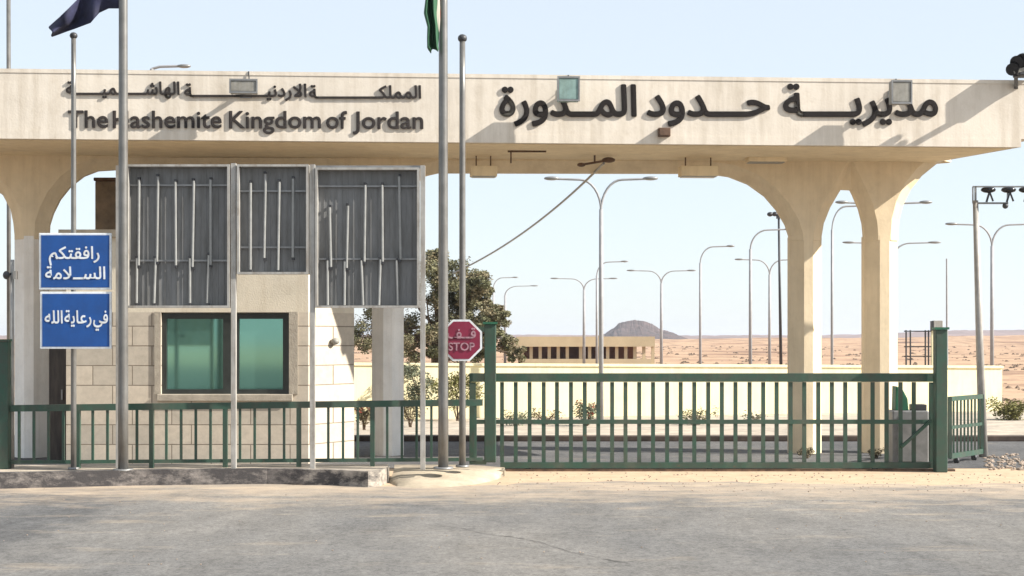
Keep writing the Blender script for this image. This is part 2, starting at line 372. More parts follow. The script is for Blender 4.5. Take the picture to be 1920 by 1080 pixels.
# kerbed island the fence, poles and billboards stand on
IZ = .21
front = [(-330, 925), (0, 917), (250, 911), (500, 908), (640, 911), (690, 914), (712, 912), (728, 905)]
fp = [at(px, py, 2*F/(py-HY)) for px, py in front]
def shift(p, d): return Vector((p.x, p.y+d, 0))
k = MB()
a = [k.bm.verts.new(Vector((p.x, p.y, 0))) for p in fp]; b_ = [k.bm.verts.new(Vector((p.x, p.y+.03, IZ))) for p in fp]
c_ = [k.bm.verts.new(Vector((p.x, p.y+.19, IZ))) for p in fp]; d_ = [k.bm.verts.new(Vector((p.x, p.y+.19, 0))) for p in fp]
for i in range(len(fp)-1):
    for p, q in ((a, b_), (b_, c_), (c_, d_)): k.bm.faces.new((p[i], p[i+1], q[i+1], q[i]))
k.bm.faces.new((a[-1], b_[-1], c_[-1], d_[-1])); k.bm.faces.new((a[0], b_[0], c_[0], d_[0]))
struct('kerb', k, 'kerb_paint', loc=(0, 0, 0))
top = [Vector((p.x, p.y+.192, IZ-.02)) for p in fp]
top += [Vector((gx(728, 22.2), 22.2, IZ-.02)), Vector((gx(728, 22.75), 22.75, IZ-.02)), Vector((top[0].x, 22.75, IZ-.02))]
i_ = MB(); i_.prism(top, (0, 0, -.3)); struct('island', i_, 'island_dirt', loc=(0, 0, 0))
# worn concrete ramp at the right end of the island
ramp_pts = []
rr = random.Random(5)
bot = [(729, 906), (745, 914), (775, 918), (815, 917), (860, 914), (900, 908), (930, 900), (946, 893)]
R_ = MB(); rows = []
for px, py in bot:
    p = at(px, py, 2*F/(py-HY)); row = []
    for q, (t, z) in enumerate(((0, -.03), (.16, .035), (.42, .085), (.70, .13), (1, .17))):
        y = p.y+(22.95-p.y)*t; zz = z*(1-.25*max(0, (px-880)/70)) if q else z
        row.append(R_.bm.verts.new((p.x+rr.uniform(-.02, .02)*(q > 0)*(q < 4), y, zz+(rr.uniform(-.012, .012) if 0 < q < 4 else 0))))
    rows.append(row)
for r1, r2 in zip(rows, rows[1:]):
    for q in range(4):
        f = R_.bm.faces.new((r1[q], r2[q], r2[q+1], r1[q+1])); f.smooth = True
e = rows[-1]; ev = [R_.bm.verts.new((w.co.x, w.co.y, -.05)) for w in e]
for q in range(4): R_.bm.faces.new((e[q], ev[q], ev[q+1], e[q+1]))
bv_ = [R_.bm.verts.new((w[-1].co.x, w[-1].co.y, -.05)) for w in rows]
for q in range(len(rows)-1): R_.bm.faces.new((rows[q][-1], rows[q+1][-1], bv_[q+1], bv_[q]))
struct('concrete_ramp', R_, 'concrete_light', loc=(0, 0, 0))

# far hills
def ridge(name, m, D, prof, depth, seed, step=6):
    rn = random.Random(seed); h = MB(); L_ = []
    px = prof[0][0]
    while px <= prof[-1][0]:
        for (a0, h0), (a1, h1) in zip(prof, prof[1:]):
            if a0 <= px <= a1: y = h0+(h1-h0)*(px-a0)/(a1-a0); break
        y += rn.uniform(-.6, .6)
        z = gz(y, D); x = gx(px, D)
        L_.append([h.bm.verts.new((x, D-depth, -1)), h.bm.verts.new((x+rn.uniform(-2, 2), D-depth*.55, z*.5)), h.bm.verts.new((x, D-depth*.15, z*.85)), h.bm.verts.new((x, D, z)), h.bm.verts.new((x, D+depth, -1))])
        px += step
    for r1, r2 in zip(L_, L_[1:]):
        for q in range(4): h.bm.faces.new((r1[q], r2[q], r2[q+1], r1[q+1]))
    struct(name, h, m, loc=(0, 0, 0))
mat('hill_pink', (.22, .135, .115), .95, var=.2, scale=.012, stretch=(1, 1, 6))
ridge('desert_hills', 'hill_pink', 1900, [(-900, 628), (300, 629), (900, 627), (1290, 629), (1420, 628), (1500, 629), (1600, 627), (1700, 623), (1800, 619), (1960, 618), (2300, 612), (3000, 622)], 160, 2, 9)
for d_, pr_, sd_ in ((0, [(1118, 633), (1135, 625), (1143, 619), (1152, 614), (1160, 606), (1176, 602), (1190, 600), (1207, 602), (1222, 607), (1228, 611), (1240, 618), (1258, 622), (1272, 628), (1284, 633)], 4), (-60, [(1135, 633), (1150, 620), (1165, 615), (1180, 617), (1200, 611), (1215, 617), (1230, 624), (1246, 627), (1256, 633)], 9)):
    ridge('mesa_hill', 'mesa_rock', 1300+d_, pr_, 35, sd_, 2)
ridge('low_rise', 'desert_sand', 420, [(-800, 634), (400, 637), (1280, 636), (1420, 633), (1650, 634), (1780, 630), (1990, 628), (2600, 625)], 90, 8, 12)

# ------------------------------------------------------------------ text
AR = {'ا': (0xFE8D, 0xFE8E, 0, 0), 'ة': (0xFE93, 0xFE94, 0, 0), 'د': (0xFEA9, 0xFEAA, 0, 0), 'ر': (0xFEAD, 0xFEAE, 0, 0), 'و': (0xFEED, 0xFEEE, 0, 0),
 'م': (0xFEE1, 0xFEE2, 0xFEE3, 0xFEE4), 'ي': (0xFEF1, 0xFEF2, 0xFEF3, 0xFEF4), 'ل': (0xFEDD, 0xFEDE, 0xFEDF, 0xFEE0), 'ك': (0xFED9, 0xFEDA, 0xFEDB, 0xFEDC),
 'ن': (0xFEE5, 0xFEE6, 0xFEE7, 0xFEE8), 'ه': (0xFEE9, 0xFEEA, 0xFEEB, 0xFEEC), 'ش': (0xFEB5, 0xFEB6, 0xFEB7, 0xFEB8), 'س': (0xFEB1, 0xFEB2, 0xFEB3, 0xFEB4),
 'ح': (0xFEA1, 0xFEA2, 0xFEA3, 0xFEA4), 'ف': (0xFED1, 0xFED2, 0xFED3, 0xFED4), 'ق': (0xFED5, 0xFED6, 0xFED7, 0xFED8), 'ت': (0xFE95, 0xFE96, 0xFE97, 0xFE98),
 'ع': (0xFEC9, 0xFECA, 0xFECB, 0xFECC), 'ـ': (0x640,)*4, '^': (0xFEFB, 0xFEFC, 0, 0)}
def shape(s):
    out = []
    for i, c in enumerate(s):
        if c not in AR: out.append(c); continue
        f = AR[c]; pj = i > 0 and s[i-1] in AR and AR[s[i-1]][2] != 0; nj = f[2] != 0 and i+1 < len(s) and s[i+1] in AR
        out.append(chr(f[3] if pj and nj else f[1] if pj else f[2] if nj else f[0]))
    return ''.join(reversed(out))
def text_mesh(txt, offset, extrude):
    cu = bpy.data.curves.new('txt', 'FONT'); cu.body = txt; cu.offset = offset; cu.extrude = extrude; cu.resolution_u = 4
    o = bpy.data.objects.new('txt', cu); COL.objects.link(o)
    me = bpy.data.meshes.new_from_object(o.evaluated_get(bpy.context.evaluated_depsgraph_get()))
    bpy.data.objects.remove(o); return me
def word(name, txt, px0, px1, pyb, kk, place, m, parent, arabic=True, bold=.02, thick=.02, label=None):
    """fit a word between two photo columns on baseline row pyb; kk = photo pixels per font unit of height; '*' = stretchable join"""
    n = 0
    while True:
        t = txt.replace('*', 'ـ'*n); me = text_mesh(shape(t) if arabic else t, 0.0, .5)
        xs_ = [v.co.x for v in me.vertices]; w = max(xs_)-min(xs_)
        if '*' not in txt or w*kk >= (px1-px0)*.97 or n > 30: break
        n += 1
    x0 = min(xs_)
    bm = bmesh.new()
    for k8 in range(9):                   # nine overlaid strokes thicken the glyphs into bold cut-out letters
        n0 = len(bm.verts); bm.from_mesh(me); bm.verts.ensure_lookup_table()
        if k8:
            for v in bm.verts[n0:]: v.co.x += bold*math.cos(k8*math.pi/4); v.co.y += bold*math.sin(k8*math.pi/4)
    bpy.data.meshes.remove(me)
    # separate islands get a hair of depth so that overlapping glyphs never share a plane
    seen = set(); cnt = {}; per = len(bm.verts)//9; bm.verts.index_update(); step = .00006 if thick < .01 else .00015
    for v in list(bm.verts):
        if v in seen: continue
        stack = [v]; comp = []
        while stack:
            q = stack.pop()
            if q in seen: continue
            seen.add(q); comp.append(q)
            stack += [e.other_vert(q) for e in q.link_edges if e.other_vert(q) not in seen]
        k8 = comp[0].index//per; front_only = all(q.co.z > 0 for q in comp)
        if front_only: cnt[k8] = cnt.get(k8, 0)+1
        lift = step*(k8*4+cnt.get(k8, 0) % 4)
        for q in comp:
            fx = px0+(q.co.x-x0)/w*(px1-px0); fy = pyb-q.co.y*kk
            q.co = place(fx, fy, -thick-lift if q.co.z > 0 else .004)
    mb = MB(); mb.bm.free(); mb.bm = bm
    o = mb.build(name, m, parent)
    if label: o['label'] = label
    return o

# ------------------------------------------------------------------ canopy over the crossing
ZB, ZT = 5.01, 6.07
canopy = thing('border_canopy', 'long cream concrete gateway canopy with raised black lettering on round arched columns', 'canopy', fac(960, 632, 2.0)*1)
canopy.location.z = 0
sL = fs(-420); sR = fs(1915); sF = fs(1945); sRb = fs(1700, 4.3)
def fpoly(z, pts): return [fpt(s_, o_, z) for s_, o_ in pts]
m_ = MB(); m_.prism(fpoly(ZB+.13, [(sL, .0), (sF, .0), (sR-.35, 2.0), (sRb, 4.3), (sL, 4.3)]), (0, 0, ZT-ZB-.13-.06))
m_.build('roof_fascia', 'painted_concrete', canopy)
m_ = MB(); m_.prism(fpoly(ZT-.059, [(sL-.01, -.008), (sF+.008, -.008), (sR-.34, 2.0), (sRb+.01, 4.31), (sL-.01, 4.31)]), (0, 0, .06))
m_.build('coping', 'painted_concrete', canopy)
m_ = MB(); m_.prism(fpoly(ZB, [(sL, -.004), (sR-.004, -.004), (sR-.554, 2.0), (sRb, 4.29), (sL, 4.29)]), (0, 0, .13))
m_.build('fascia_lip', 'painted_concrete', canopy)
m_ = MB(); m_.prism(fpoly(ZB-.012, [(sL, .10), (sR-.13, .10), (sR-.67, 2.0), (sRb-.08, 4.2), (sL, 4.2)]), (0, 0, .011))
m_.build('soffit', 'soffit_plaster', canopy)
# arcade beam with flaring haunches, in a plane under the middle of the roof
OA, TA = 2.15, .5
AA = fs(-420, OA)
outline = [(-420, 318), (-130, 320), (-70, 328), (-30, 342), (0, 364), (15, 392), (20, 418), (22, 440), (22, 468),
 (86, 468), (86, 440), (87, 420), (94, 398), (107, 372), (127, 347), (152, 328), (178, 318), (210, 316),
 (610, 318), (645, 328), (670, 348), (688, 380), (695, 412), (697, 440), (697, 468), (757, 468), (757, 440), (760, 400), (768, 365), (782, 340), (800, 327), (822, 322),
 (1330, 323), (1372, 329), (1408, 343), (1440, 366), (1463, 393), (1479, 420), (1486, 442), (1486, 470),
 (1546, 470), (1546, 442), (1550, 418), (1562, 388), (1577, 362), (1593, 336), (1606, 362), (1618, 390), (1625, 418), (1627, 442), (1627, 470),
 (1690, 470), (1690, 442), (1692, 412), (1699, 385), (1714, 354), (1735, 328), (1762, 306), (1790, 296)]
pts = [fac(px, py, OA) for px, py in outline]
ztop = ZB+.20
pts.append(Vector((pts[-1].x, pts[-1].y, ztop))) if pts[-1].z < ztop-.01 else None
pts.append(Vector((pts[0].x, pts[0].y, ztop)))
bk = Vector((-sA*TA, cA*TA, 0))
m_ = MB(); m_.prism(pts, bk); ab = m_.build('arched_beam', 'cream_column', canopy, bevel=.185); ab.modifiers['bevel'].segments = 1; ab.modifiers['bevel'].use_clamp_overlap = False; ab.modifiers['bevel'].angle_limit = R(50)
cols = [(22, 86, 442, 'white_column'), (697, 757, 442, 'white_column'), (1486, 1546, 443, 'cream_column'), (1627, 1690, 442, 'cream_column')]
for (x0, x1, yt, cm) in cols:
    s0, s1 = fs(x0, OA), fs(x1, OA); w = s1-s0; zt = fac(x0, yt, OA).z; ch = w*.36
    oc = [(s0+ch, OA-.002), (s1-ch, OA-.002), (s1+.001, OA-.002+ch), (s1+.001, OA+w-ch), (s1-ch, OA+w), (s0+ch, OA+w), (s0-.001, OA+w-ch), (s0-.001, OA-.002+ch)]
    m_ = MB(); m_.prism(fpoly(0, oc), (0, 0, zt+.0)); m_.build('column', cm, canopy)
# lettering
for t, x0, x1 in (('مدير*ي*ة', 1470, 1757), ('ح*دود', 1214, 1442), ('الم*دورة', 938, 1192)):
    word('arabic_word', t.replace('ر*', 'ر'), x0, x1, 217, 80, lambda x, y, o: fac(x, y, o), 'letter_black', canopy, True, .026, .02)
for t, x0, x1, yb in (('المملك*ة', 580, 789, 184), ('^'.join(('ا', 'ردني*ة')), 346, 574, 181), ('الهاش*مي*ة', 124, 336, 177)):
    word('arabic_word', t, x0, x1, yb, 33, lambda x, y, o: fac(x, y, o), 'letter_worn', canopy, True, .026, .02)
for t, x0, x1, yb in (('The', 128, 202, 239), ('Hashemite', 212, 415, 239.5), ('Kingdom', 430, 601, 240), ('of', 612, 650, 240.5), ('Jordan', 662, 793, 241)):
    word('english_word', t, x0, x1, yb, 46, lambda x, y, o: fac(x, y, o), 'letter_worn', canopy, False, .017, .02)

# floodlights on brackets standing off the fascia
def fascia_light(px0, py0, px1, py1, off, m, label):
    c = fac((px0+px1)/2, py1, -off); t = thing('floodlight', label, 'floodlight', c, 'floodlights on the canopy face')
    p0 = fac(px0, py1, -off); p1 = fac(px1, py0, -off); s0 = p0.x*cA+(p0.y-P0Y)*sA; s1 = p1.x*cA+(p1.y-P0Y)*sA
    MB().fbox(s0, s1, -off, -off+.16, p0.z, p1.z).build('housing', m, t, bevel=.012)
    MB().fbox(s0+.02, s1-.02, -off-.012, -off-.001, p0.z+.03, p1.z-.03).build('glass', 'lamp_grey' if m == 'lamp_grey' else 'lamp_teal', t)
    sm = (s0+s1)/2; zm = (p0.z+p1.z)/2
    rm = MB(); o0, o1 = -off-.022, -off-.001
    rm.fbox(s0-.008, s1+.008, o0, o1, p1.z-.022, p1.z+.006); rm.fbox(s0-.008, s1+.008, o0, o1, p0.z-.006, p0.z+.022); rm.fbox(s0-.008, s0+.014, o0, o1, p0.z+.022, p1.z-.022); rm.fbox(s1-.014, s1+.008, o0, o1, p0.z+.022, p1.z-.022)
    rm.build('rim', 'grey_metal', t)
    MB().tube([fpt(sm+.03, -off+.16, zm+.05), fpt(sm+.06, -off*.5, zm+.02), fpt(sm+.05, -.03, zm+.14), fpt(sm+.04, -.012, ZT)], .009, 6).build('cable', 'dark_metal', t)
    a_ = MB(); a_.bar(fpt(sm, .02, zm-.02), fpt(sm, -off+.16, zm), .05); a_.fbox(sm-.09, sm+.09, -.02, .0, zm-.12, zm+.08); a_.build('bracket', 'grey_metal', t)
    return t
fascia_light(431, 149, 482, 174, .42, 'lamp_grey', 'low grey box floodlight above the word Kingdom on the canopy face')
fascia_light(1046, 144, 1086, 189, .42, 'lamp_teal', 'teal glazed box floodlight over the left big Arabic word on the canopy')
fascia_light(1672, 151, 1709, 194, .42, 'lamp_grey', 'tall grey box floodlight over the rightmost big Arabic word')
t = thing('junction_box', 'small brown junction box below the middle big Arabic word', 'box', fac(1243, 258, -.1))
MB().fbox(fs(1233), fs(1255), -.12, 0, gz(256, 24.9), gz(240, 24.9)).build('housing', 'dark_rust', t, bevel=.008)
MB().fbox(fs(1235), fs(1253), -.128, -.1205, gz(254, 24.9), gz(242, 24.9)).build('lid', 'dark_rust', t)
# cluster at the right end of the roof
t = thing('roof_floodlight', 'black clustered floodlight on an arm at the right tip of the canopy roof', 'floodlight', fac(1905, 146, -.2))
a_ = MB(); a_.bar(fac(1905, 165, .05), fac(1905, 140, -.55), .06); a_.bar(fac(1905, 140, -.55), fac(1912, 112, -.6), .05); a_.build('arm', 'dark_metal', t)
for (dx, dy, rr_) in ((-6, 10, .10), (2, -4, .10), (12, -10, .085), (20, 2, .09)):
    c = fac(1905+dx, 118+dy, -.6); h = MB(); h.tube([c+Vector((.05, .10, .05)), c, c+Vector((-.03, -.07, -.03))], rr_*.55, 14, rr_); h.build('lamp_head', 'glass_black', t)
MB().fbox(fs(1897), fs(1932), -.30, -.02, fac(1900, 147, 0).z, fac(1900, 108, 0).z).build('housing', 'dark_metal', t, bevel=.02)
MB().bar(fac(1899, 136, -.62), fac(1925, 128, -.62), .10, .05).build('ballast', 'lamp_grey', t)
# fittings under the roof
def soffit_light(px0, px1, py0, py1, label):
    s0, s1 = fs(px0, 1.6), fs(px1, 1.6); z0 = fac(px0, py1, 1.6).z; z1 = fac(px0, py0, 1.6).z
    t = thing('ceiling_light', label, 'ceiling light', fpt((s0+s1)/2, 1.7, z0), 'ceiling lights under the canopy')
    MB().fbox(s0, s1, 1.55, 1.85, z0, z1).build('housing', 'soffit_plaster', t, bevel=.01)
    MB().fbox(s0+.03, s1-.03, 1.58, 1.82, z0-.012, z0-.001).build('diffuser', 'dull_white_tube', t)
    for s_ in (s0+.1, s1-.1): MB().bar(fpt(s_, 1.7, z1), fpt(s_, 1.7, ZB-.012), .02).build('hanger', 'dark_rust', t)
soffit_light(882, 932, 311, 330, 'boxy ceiling light hanging under the canopy just right of the slim flagpole')
soffit_light(1276, 1346, 311, 330, 'long ceiling light hanging under the middle of the open span')
soffit_light(1402, 1474, 289, 303, 'shallow ceiling light under the canopy left of the paired columns')
t = thing('soffit_bracket', 'rusty lamp bracket under the canopy where the thick cable ends', 'bracket', fac(1115, 312, 1.5))
a_ = MB(); a_.bar(fac(1090, 309, 1.5), fac(1143, 300, 1.5), .035); a_.bar(fac(1115, 305, 1.5), Vector((fac(1115, 305, 1.5).x, fac(1115, 305, 1.5).y, ZB-.01)), .03); a_.build('arm', 'dark_rust', t)
MB().ball(fac(1141, 300, 1.5), .06, (1.9, 1, .8)).build('lamp_head', 'dark_rust', t)
MB().ball(fac(1090, 309, 1.5), .045, (1.6, 1, .8)).build('end_cap', 'dark_rust', t)
c = MB(); A_ = fac(1132, 306, 1.5); B_ = at(885, 500, 40.0)
cpts = []
for k_ in range(25):
    q = k_/24; p = A_.lerp(B_, q); D = p.y; sag = 4*q*(1-q)
    px = 1132+(850-1132)*q; py = 306+(512-306)*q+sag*20
    cpts.append(at(px, py, A_.y+(40-A_.y)*q))
c.tube(cpts, .020, 8); tag(c.build('hanging_cable', 'grey_metal'), 'thick grey cable sagging from the canopy down to the tree', 'cable')
for (x0, x1, y) in ((952, 1024, 284),):
    c = MB(); c.tube([fac(x0, y, .9), fac(x1, y, .9)], .015, 8); c.tube([fac(960, y, .9), Vector((fac(960, y, .9).x, fac(960, y, .9).y, ZB-.01))], .012, 8)
    c.tube([fac(958, y, .9), fac(958, y+22, .9)], .012, 8)
    tag(c.build('conduit_pipe', 'dark_rust'), 'thin rusty conduit pipe under the canopy soffit above the open gateway', 'pipe')

# ------------------------------------------------------------------ guard booth
booth = thing('guard_booth', 'pale stone guard booth with tinted window behind the empty billboards', 'booth', (gx(360, 25.2), 27, 0))
DB = 25.15; DE = 26.15; DK = 29.2
bx0, bx1 = gx(124, DB), gx(578, DB); bx2 = gx(664, DE); zroof = gz(431, DB)
wx0, wx1, wz0, wz1 = gx(302, DB), gx(542, DB), gz(739, DB), gz(587, DB)
foot = [(bx0, DB), (bx1, DB), (bx2, DE), (bx1, DK), (bx0, DK)]
# front wall pieces round the window, then the rest of the shell
zs = gz(588, DB)+.02     # top of the stone cladding
th_ = .24
def wallpiece(x0, x1, z0, z1, m):
    return MB().box(x0, x1, DB, DB+th_, z0, z1)
w = MB(); w.box(bx0, wx0, DB, DB+th_, 0, zs); w.box(wx1, bx1, DB, DB+th_, 0, zs); w.box(wx0, wx1, DB, DB+th_, 0, wz0)
w.prism([(bx1, DB, 0), (bx2, DE, 0), (bx2-.2, DE+.1, 0), (bx1, DB+th_, 0)], (0, 0, zs))
w.prism([(bx2, DE+.0001, 0), (bx1+.002, DK, 0), (bx1-.2, DK, 0), (bx2-.2, DE+.1001, 0)], (0, 0, zs))
w.box(bx0, bx0+th_, DB+th_, DK, 0, zs)
w.build('stone_wall', 'stone_blocks', booth)
w = MB(); w.prism([(bx0, DB, zs), (bx1, DB, zs), (bx2, DE, zs), (bx1, DK, zs), (bx0, DK, zs)], (0, 0, zroof-.12-zs)); w.build('upper_wall', 'booth_plaster', booth)
w = MB(); w.prism([(bx0-.1, DB-.08, zroof-.119), (bx1+.03, DB-.08, zroof-.119), (bx2+.06, DE-.03, zroof-.119), (bx1+.05, DK+.1, zroof-.119), (bx0-.1, DK+.1, zroof-.119)], (0, 0, .12)); w.build('roof', 'concrete_light', booth)
# window
win = MB(); fw = .075
xm0, xm1 = gx(417, DB), gx(447, DB)
win.box(wx0+.002, wx1-.002, DB+.05, DB+.14, wz1-.09, wz1-.002); win.box(wx0+.002, wx1-.002, DB+.05, DB+.14, wz0+.002, wz0+fw)
win.box(wx0+.002, wx0+fw, DB+.05, DB+.14, wz0+fw, wz1-.09); win.box(wx1-fw-.03, wx1-.002, DB+.05, DB+.14, wz0+fw, wz1-.09)
win.box(xm0, xm1, DB+.05, DB+.14, wz0+fw, wz1-.09)
wo = win.build('window', 'frame_dark', booth)
MB().box(wx0+fw, xm0, DB+.09, DB+.10, wz0+fw, wz1-.09).build('pane', 'teal_glass', wo); p_ = MB(); p_.box(xm1, wx1-fw-.03, DB+.09, DB+.10, wz0+fw, wz1-.09); p_.build('pane', 'teal_glass', wo)
MB().box(wx0-.06, wx1+.06, DB-.05, DB-.001, wz0-.11, wz0-.002).build('sill', 'sill_stone', wo, bevel=.01)
MB().box(wx0-.10, wx0-.001, DB-.02, DB-.001, wz0, wz1+.02).build('surround', 'sill_stone', wo); s_ = MB(); s_.box(wx1+.001, wx1+.14, DB-.02, DB-.001, wz0, wz1+.02); s_.build('surround', 'sill_stone', wo)
# added dark panel in place of the shaded recess between booth and left column
d_x0, d_x1 = gx(92, 25.6), gx(123.5, 25.6)
dr = MB().box(d_x0, d_x1, 25.6, 25.66, .03, 2.25).build('front_panel', 'recess_shade_brown', booth)
MB().box(d_x1-.07, d_x1-.045, 25.57, 25.599, 1.0, 1.16).build('added_handle', 'grey_metal', dr)
MB().box(d_x0, d_x1, 25.61, 26.2, 2.26, zroof-.13).build('recess_wall', 'booth_plaster', booth)
# things on the booth's roof and front
tk = thing('water_tank', 'dark brown metal water tank on the booth roof behind the tall flagpole', 'tank', (gx(215, 28), 28.3, zroof))
z0 = zroof+.10; zt_ = gz(333, 28)
tb = MB(); tb.prism([(gx(178, 28), 28, z0), (gx(262, 28), 28, z0), (gx(262, 28), 29, z0), (gx(178, 28), 29, z0)], (0, 0, zt_-z0-.06)); tb.build('tank_body', 'tank_brown', tk, bevel=.02)
MB().box(gx(176, 28), gx(264, 28), 27.97, 29.03, zt_-.059, zt_).build('lid', 'dark_rust', tk, bevel=.01)
for q in (184, 256):
    for y in (28.1, 28.85): MB().box(gx(q, 28)-.04, gx(q, 28)+.04, y, y+.08, zroof, z0-.001).build('leg', 'dark_rust', tk)
wl = thing('wall_lamp', 'small rusty bulkhead lamp on the sunlit corner of the booth', 'lamp', (gx(628, 25.65), 25.6, gz(648, 25.65)))
pc = Vector((gx(628, 25.6), 25.62, gz(640, 25.6)))
MB().ball(pc, .07, (1, 1, .8)).build('lamp_head', 'lamp_grey', wl); MB().bar(pc, pc+Vector((.02, .12, 0)), .05).build('bracket', 'dark_rust', wl)

# ------------------------------------------------------------------ empty light-box billboards
DF = 21.8
bill = thing('billboard_frame', 'row of three empty grey light box billboards on thin white posts', 'billboard', (gx(510, DF), DF+.1, IZ-.02))
for px0, px1, yt in ((217, 225, 310), (433, 442, 306), (581, 590, 308), (788, 797, 310)):
    MB().box(gx(px0, DF), gx(px1, DF), DF, DF+.08, IZ-.02, gz(yt, DF)).build('post', 'white_metal', bill)
def lightbox(x0, y0, x1, y1, tubes, bars, idx):
    m_ = MB(); D = DF-.02; e = .03; X0, X1, Z0, Z1 = gx(x0, D), gx(x1, D), gz(y1, D), gz(y0, D)
    m_.box(X0, X1, D, D+.17, Z1-e, Z1); m_.box(X0, X1, D, D+.17, Z0, Z0+e); m_.box(X0, X0+e, D, D+.17, Z0+e, Z1-e); m_.box(X1-e, X1, D, D+.17, Z0+e, Z1-e)
    fr = m_.build('box_frame', 'white_metal', bill)
    bp = MB(); bp.box(X0+e, X1-e, D+.13, D+.15, Z0+e, Z1-e)
    for px in range(int(x0)+14, int(x1)-10, 11): bp.box(gx(px, D), gx(px+2, D), D+.122, D+.1295, Z0+e, Z1-e)
    bp.build('back_panel', 'panel_grey', fr)
    for (px, ya, yb) in tubes:
        t_ = MB(); lean = random.uniform(-.012, .012)
        t_.tube([(gx(px, D)+lean, D+.07, gz(yb, D)), (gx(px, D)-lean, D+.07, gz(ya, D))], .018, 8); t_.build('lamp_tube', 'dull_white_tube', fr)
    for (px, ya, yb) in tubes:
        for z in (gz(ya, D)+.02, gz(yb, D)-.02): MB().box(gx(px, D)-.016, gx(px, D)+.016, D+.055, D+.1215, z-.014, z+.014).build('tube_holder', 'dark_metal', fr)
    for y in bars: MB().box(X0+e, X1-e, D+.088, D+.108, gz(y, D)-.012, gz(y, D)+.012).build('rail', 'grey_metal', fr)
lightbox(236, 308, 430, 577, [(258, 336, 497), (293, 330, 490), (327, 340, 497), (360, 338, 500), (393, 336, 496), (254, 484, 568), (288, 484, 568), (354, 484, 568), (388, 478, 568)], [346, 488], 0)
lightbox(444, 308, 578, 514, [(468, 342, 505), (495, 325, 483), (521, 340, 506), (548, 334, 482)], [357, 463], 1)
lightbox(591, 314, 786, 577, [(618, 388, 500), (650, 385, 502), (683, 346, 490), (716, 346, 490), (749, 330, 486), (613, 488, 572), (645, 490, 572), (678, 488, 572), (711, 486, 572), (744, 488, 572)], [348, 485], 2)
MB().box(gx(225, DF), gx(787, DF), DF+.155, DF+.20, gz(314, DF), gz(308, DF)).build('top_rail', 'grey_metal', bill)

# ------------------------------------------------------------------ flagpoles
def flagpole(px0, px1, ytop, ybase, D, label, m='pole_metal', finial=True, z0=IZ-.02, lean=0):
    cx_ = gx((px0+px1)/2, D); t = thing('flagpole', label, 'flagpole', (cx_, D, z0), 'flagpoles in front of the canopy')
    r = (px1-px0)/2*D/F
    p = MB(); p.tube([(cx_+lean*q/8, D, z0+(gz(ytop, D)-z0)*q/8) for q in range(9)], r*1.06, 16, r*.9); p.build('pole', m, t)
    b_2 = MB(); b_2.tube([(cx_, D, z0), (cx_, D, z0+.03)], r*2.1, 16); b_2.build('base_plate', 'grey_metal', t)
    if finial: MB().ball((cx_+lean, D, gz(ytop, D)+r*1.0), r*1.5, (1, 1, .9)).build('finial', 'dark_metal', t)
    return t
flagpole(222, 240, -120, 878, 21.62, 'thick tall flagpole flying the navy flag at left')
flagpole(133, 143, 72, 870, 21.88, 'slim flagpole with dark cap rising behind the two blue signs')
flagpole(822, 840, -110, 868, 21.93, 'thick tall flagpole with the limp green flag')
flagpole(861, 873, 78, 868, 22.25, 'slim flagpole with dark cap carrying the stop sign')
t = thing('lamp_mast', 'thin mast standing behind the far left end of the canopy roof', 'mast', (gx(17, 33), 33, 0))
MB().tube([(gx(17, 33), 33, 0), (gx(16, 33), 33, gz(-40, 33))], .045, 10).build('pole', 'pole_metal', t); MB().ball((gx(16, 33), 33, gz(-40, 33)), .09).build('finial', 'dark_metal', t)
def cleat(px, py, D, label):
    c = MB(); c.box(gx(px-5, D), gx(px+5, D), D-.09, D-.05, gz(py+7, D), gz(py-7, D)); return c
# navy flag
def interp(pr, q):
    n = (len(pr)-1)*q; i = min(int(n), len(pr)-2); f = n-i
    return pr[i][0]+(pr[i+1][0]-pr[i][0])*f, pr[i][1]+(pr[i+1][1]-pr[i][1])*f
DFl = 21.65
topc = [(228, -95), (190, -50), (150, -6), (112, 32), (92, 50)]; botc = [(228, 16), (204, 16), (186, 24), (170, 43), (138, 55), (97, 69)]
fl = MB(); NX, NY = 40, 16; gr = []
for i in range(NX+1):
    q = i/NX; tx, ty = interp(topc, q); bx_, by_ = interp(botc, q); row = []
    for j in range(NY+1):
        s_ = j/NY; px = bx_+(tx-bx_)*s_; py = by_+(ty-by_)*s_
        px += 3*math.sin(s_*6+q*5)*q*(1-s_)*s_*4
        row.append(fl.bm.verts.new(at(px, py, DFl+.14*q*math.sin(q*9+s_*5)+.05*math.sin(q*21+s_*3)*q)))
    gr.append(row)
for i in range(NX):
    for j in range(NY): f = fl.bm.faces.new((gr[i][j], gr[i+1][j], gr[i+1][j+1], gr[i][j+1])); f.smooth = True
o = fl.build('flag', 'navy_cloth'); tag(o, 'navy blue flag streaming down to the left from the tall pole', 'flag')
sd = o.modifiers.new('thickness', 'SOLIDIFY'); sd.thickness = .004
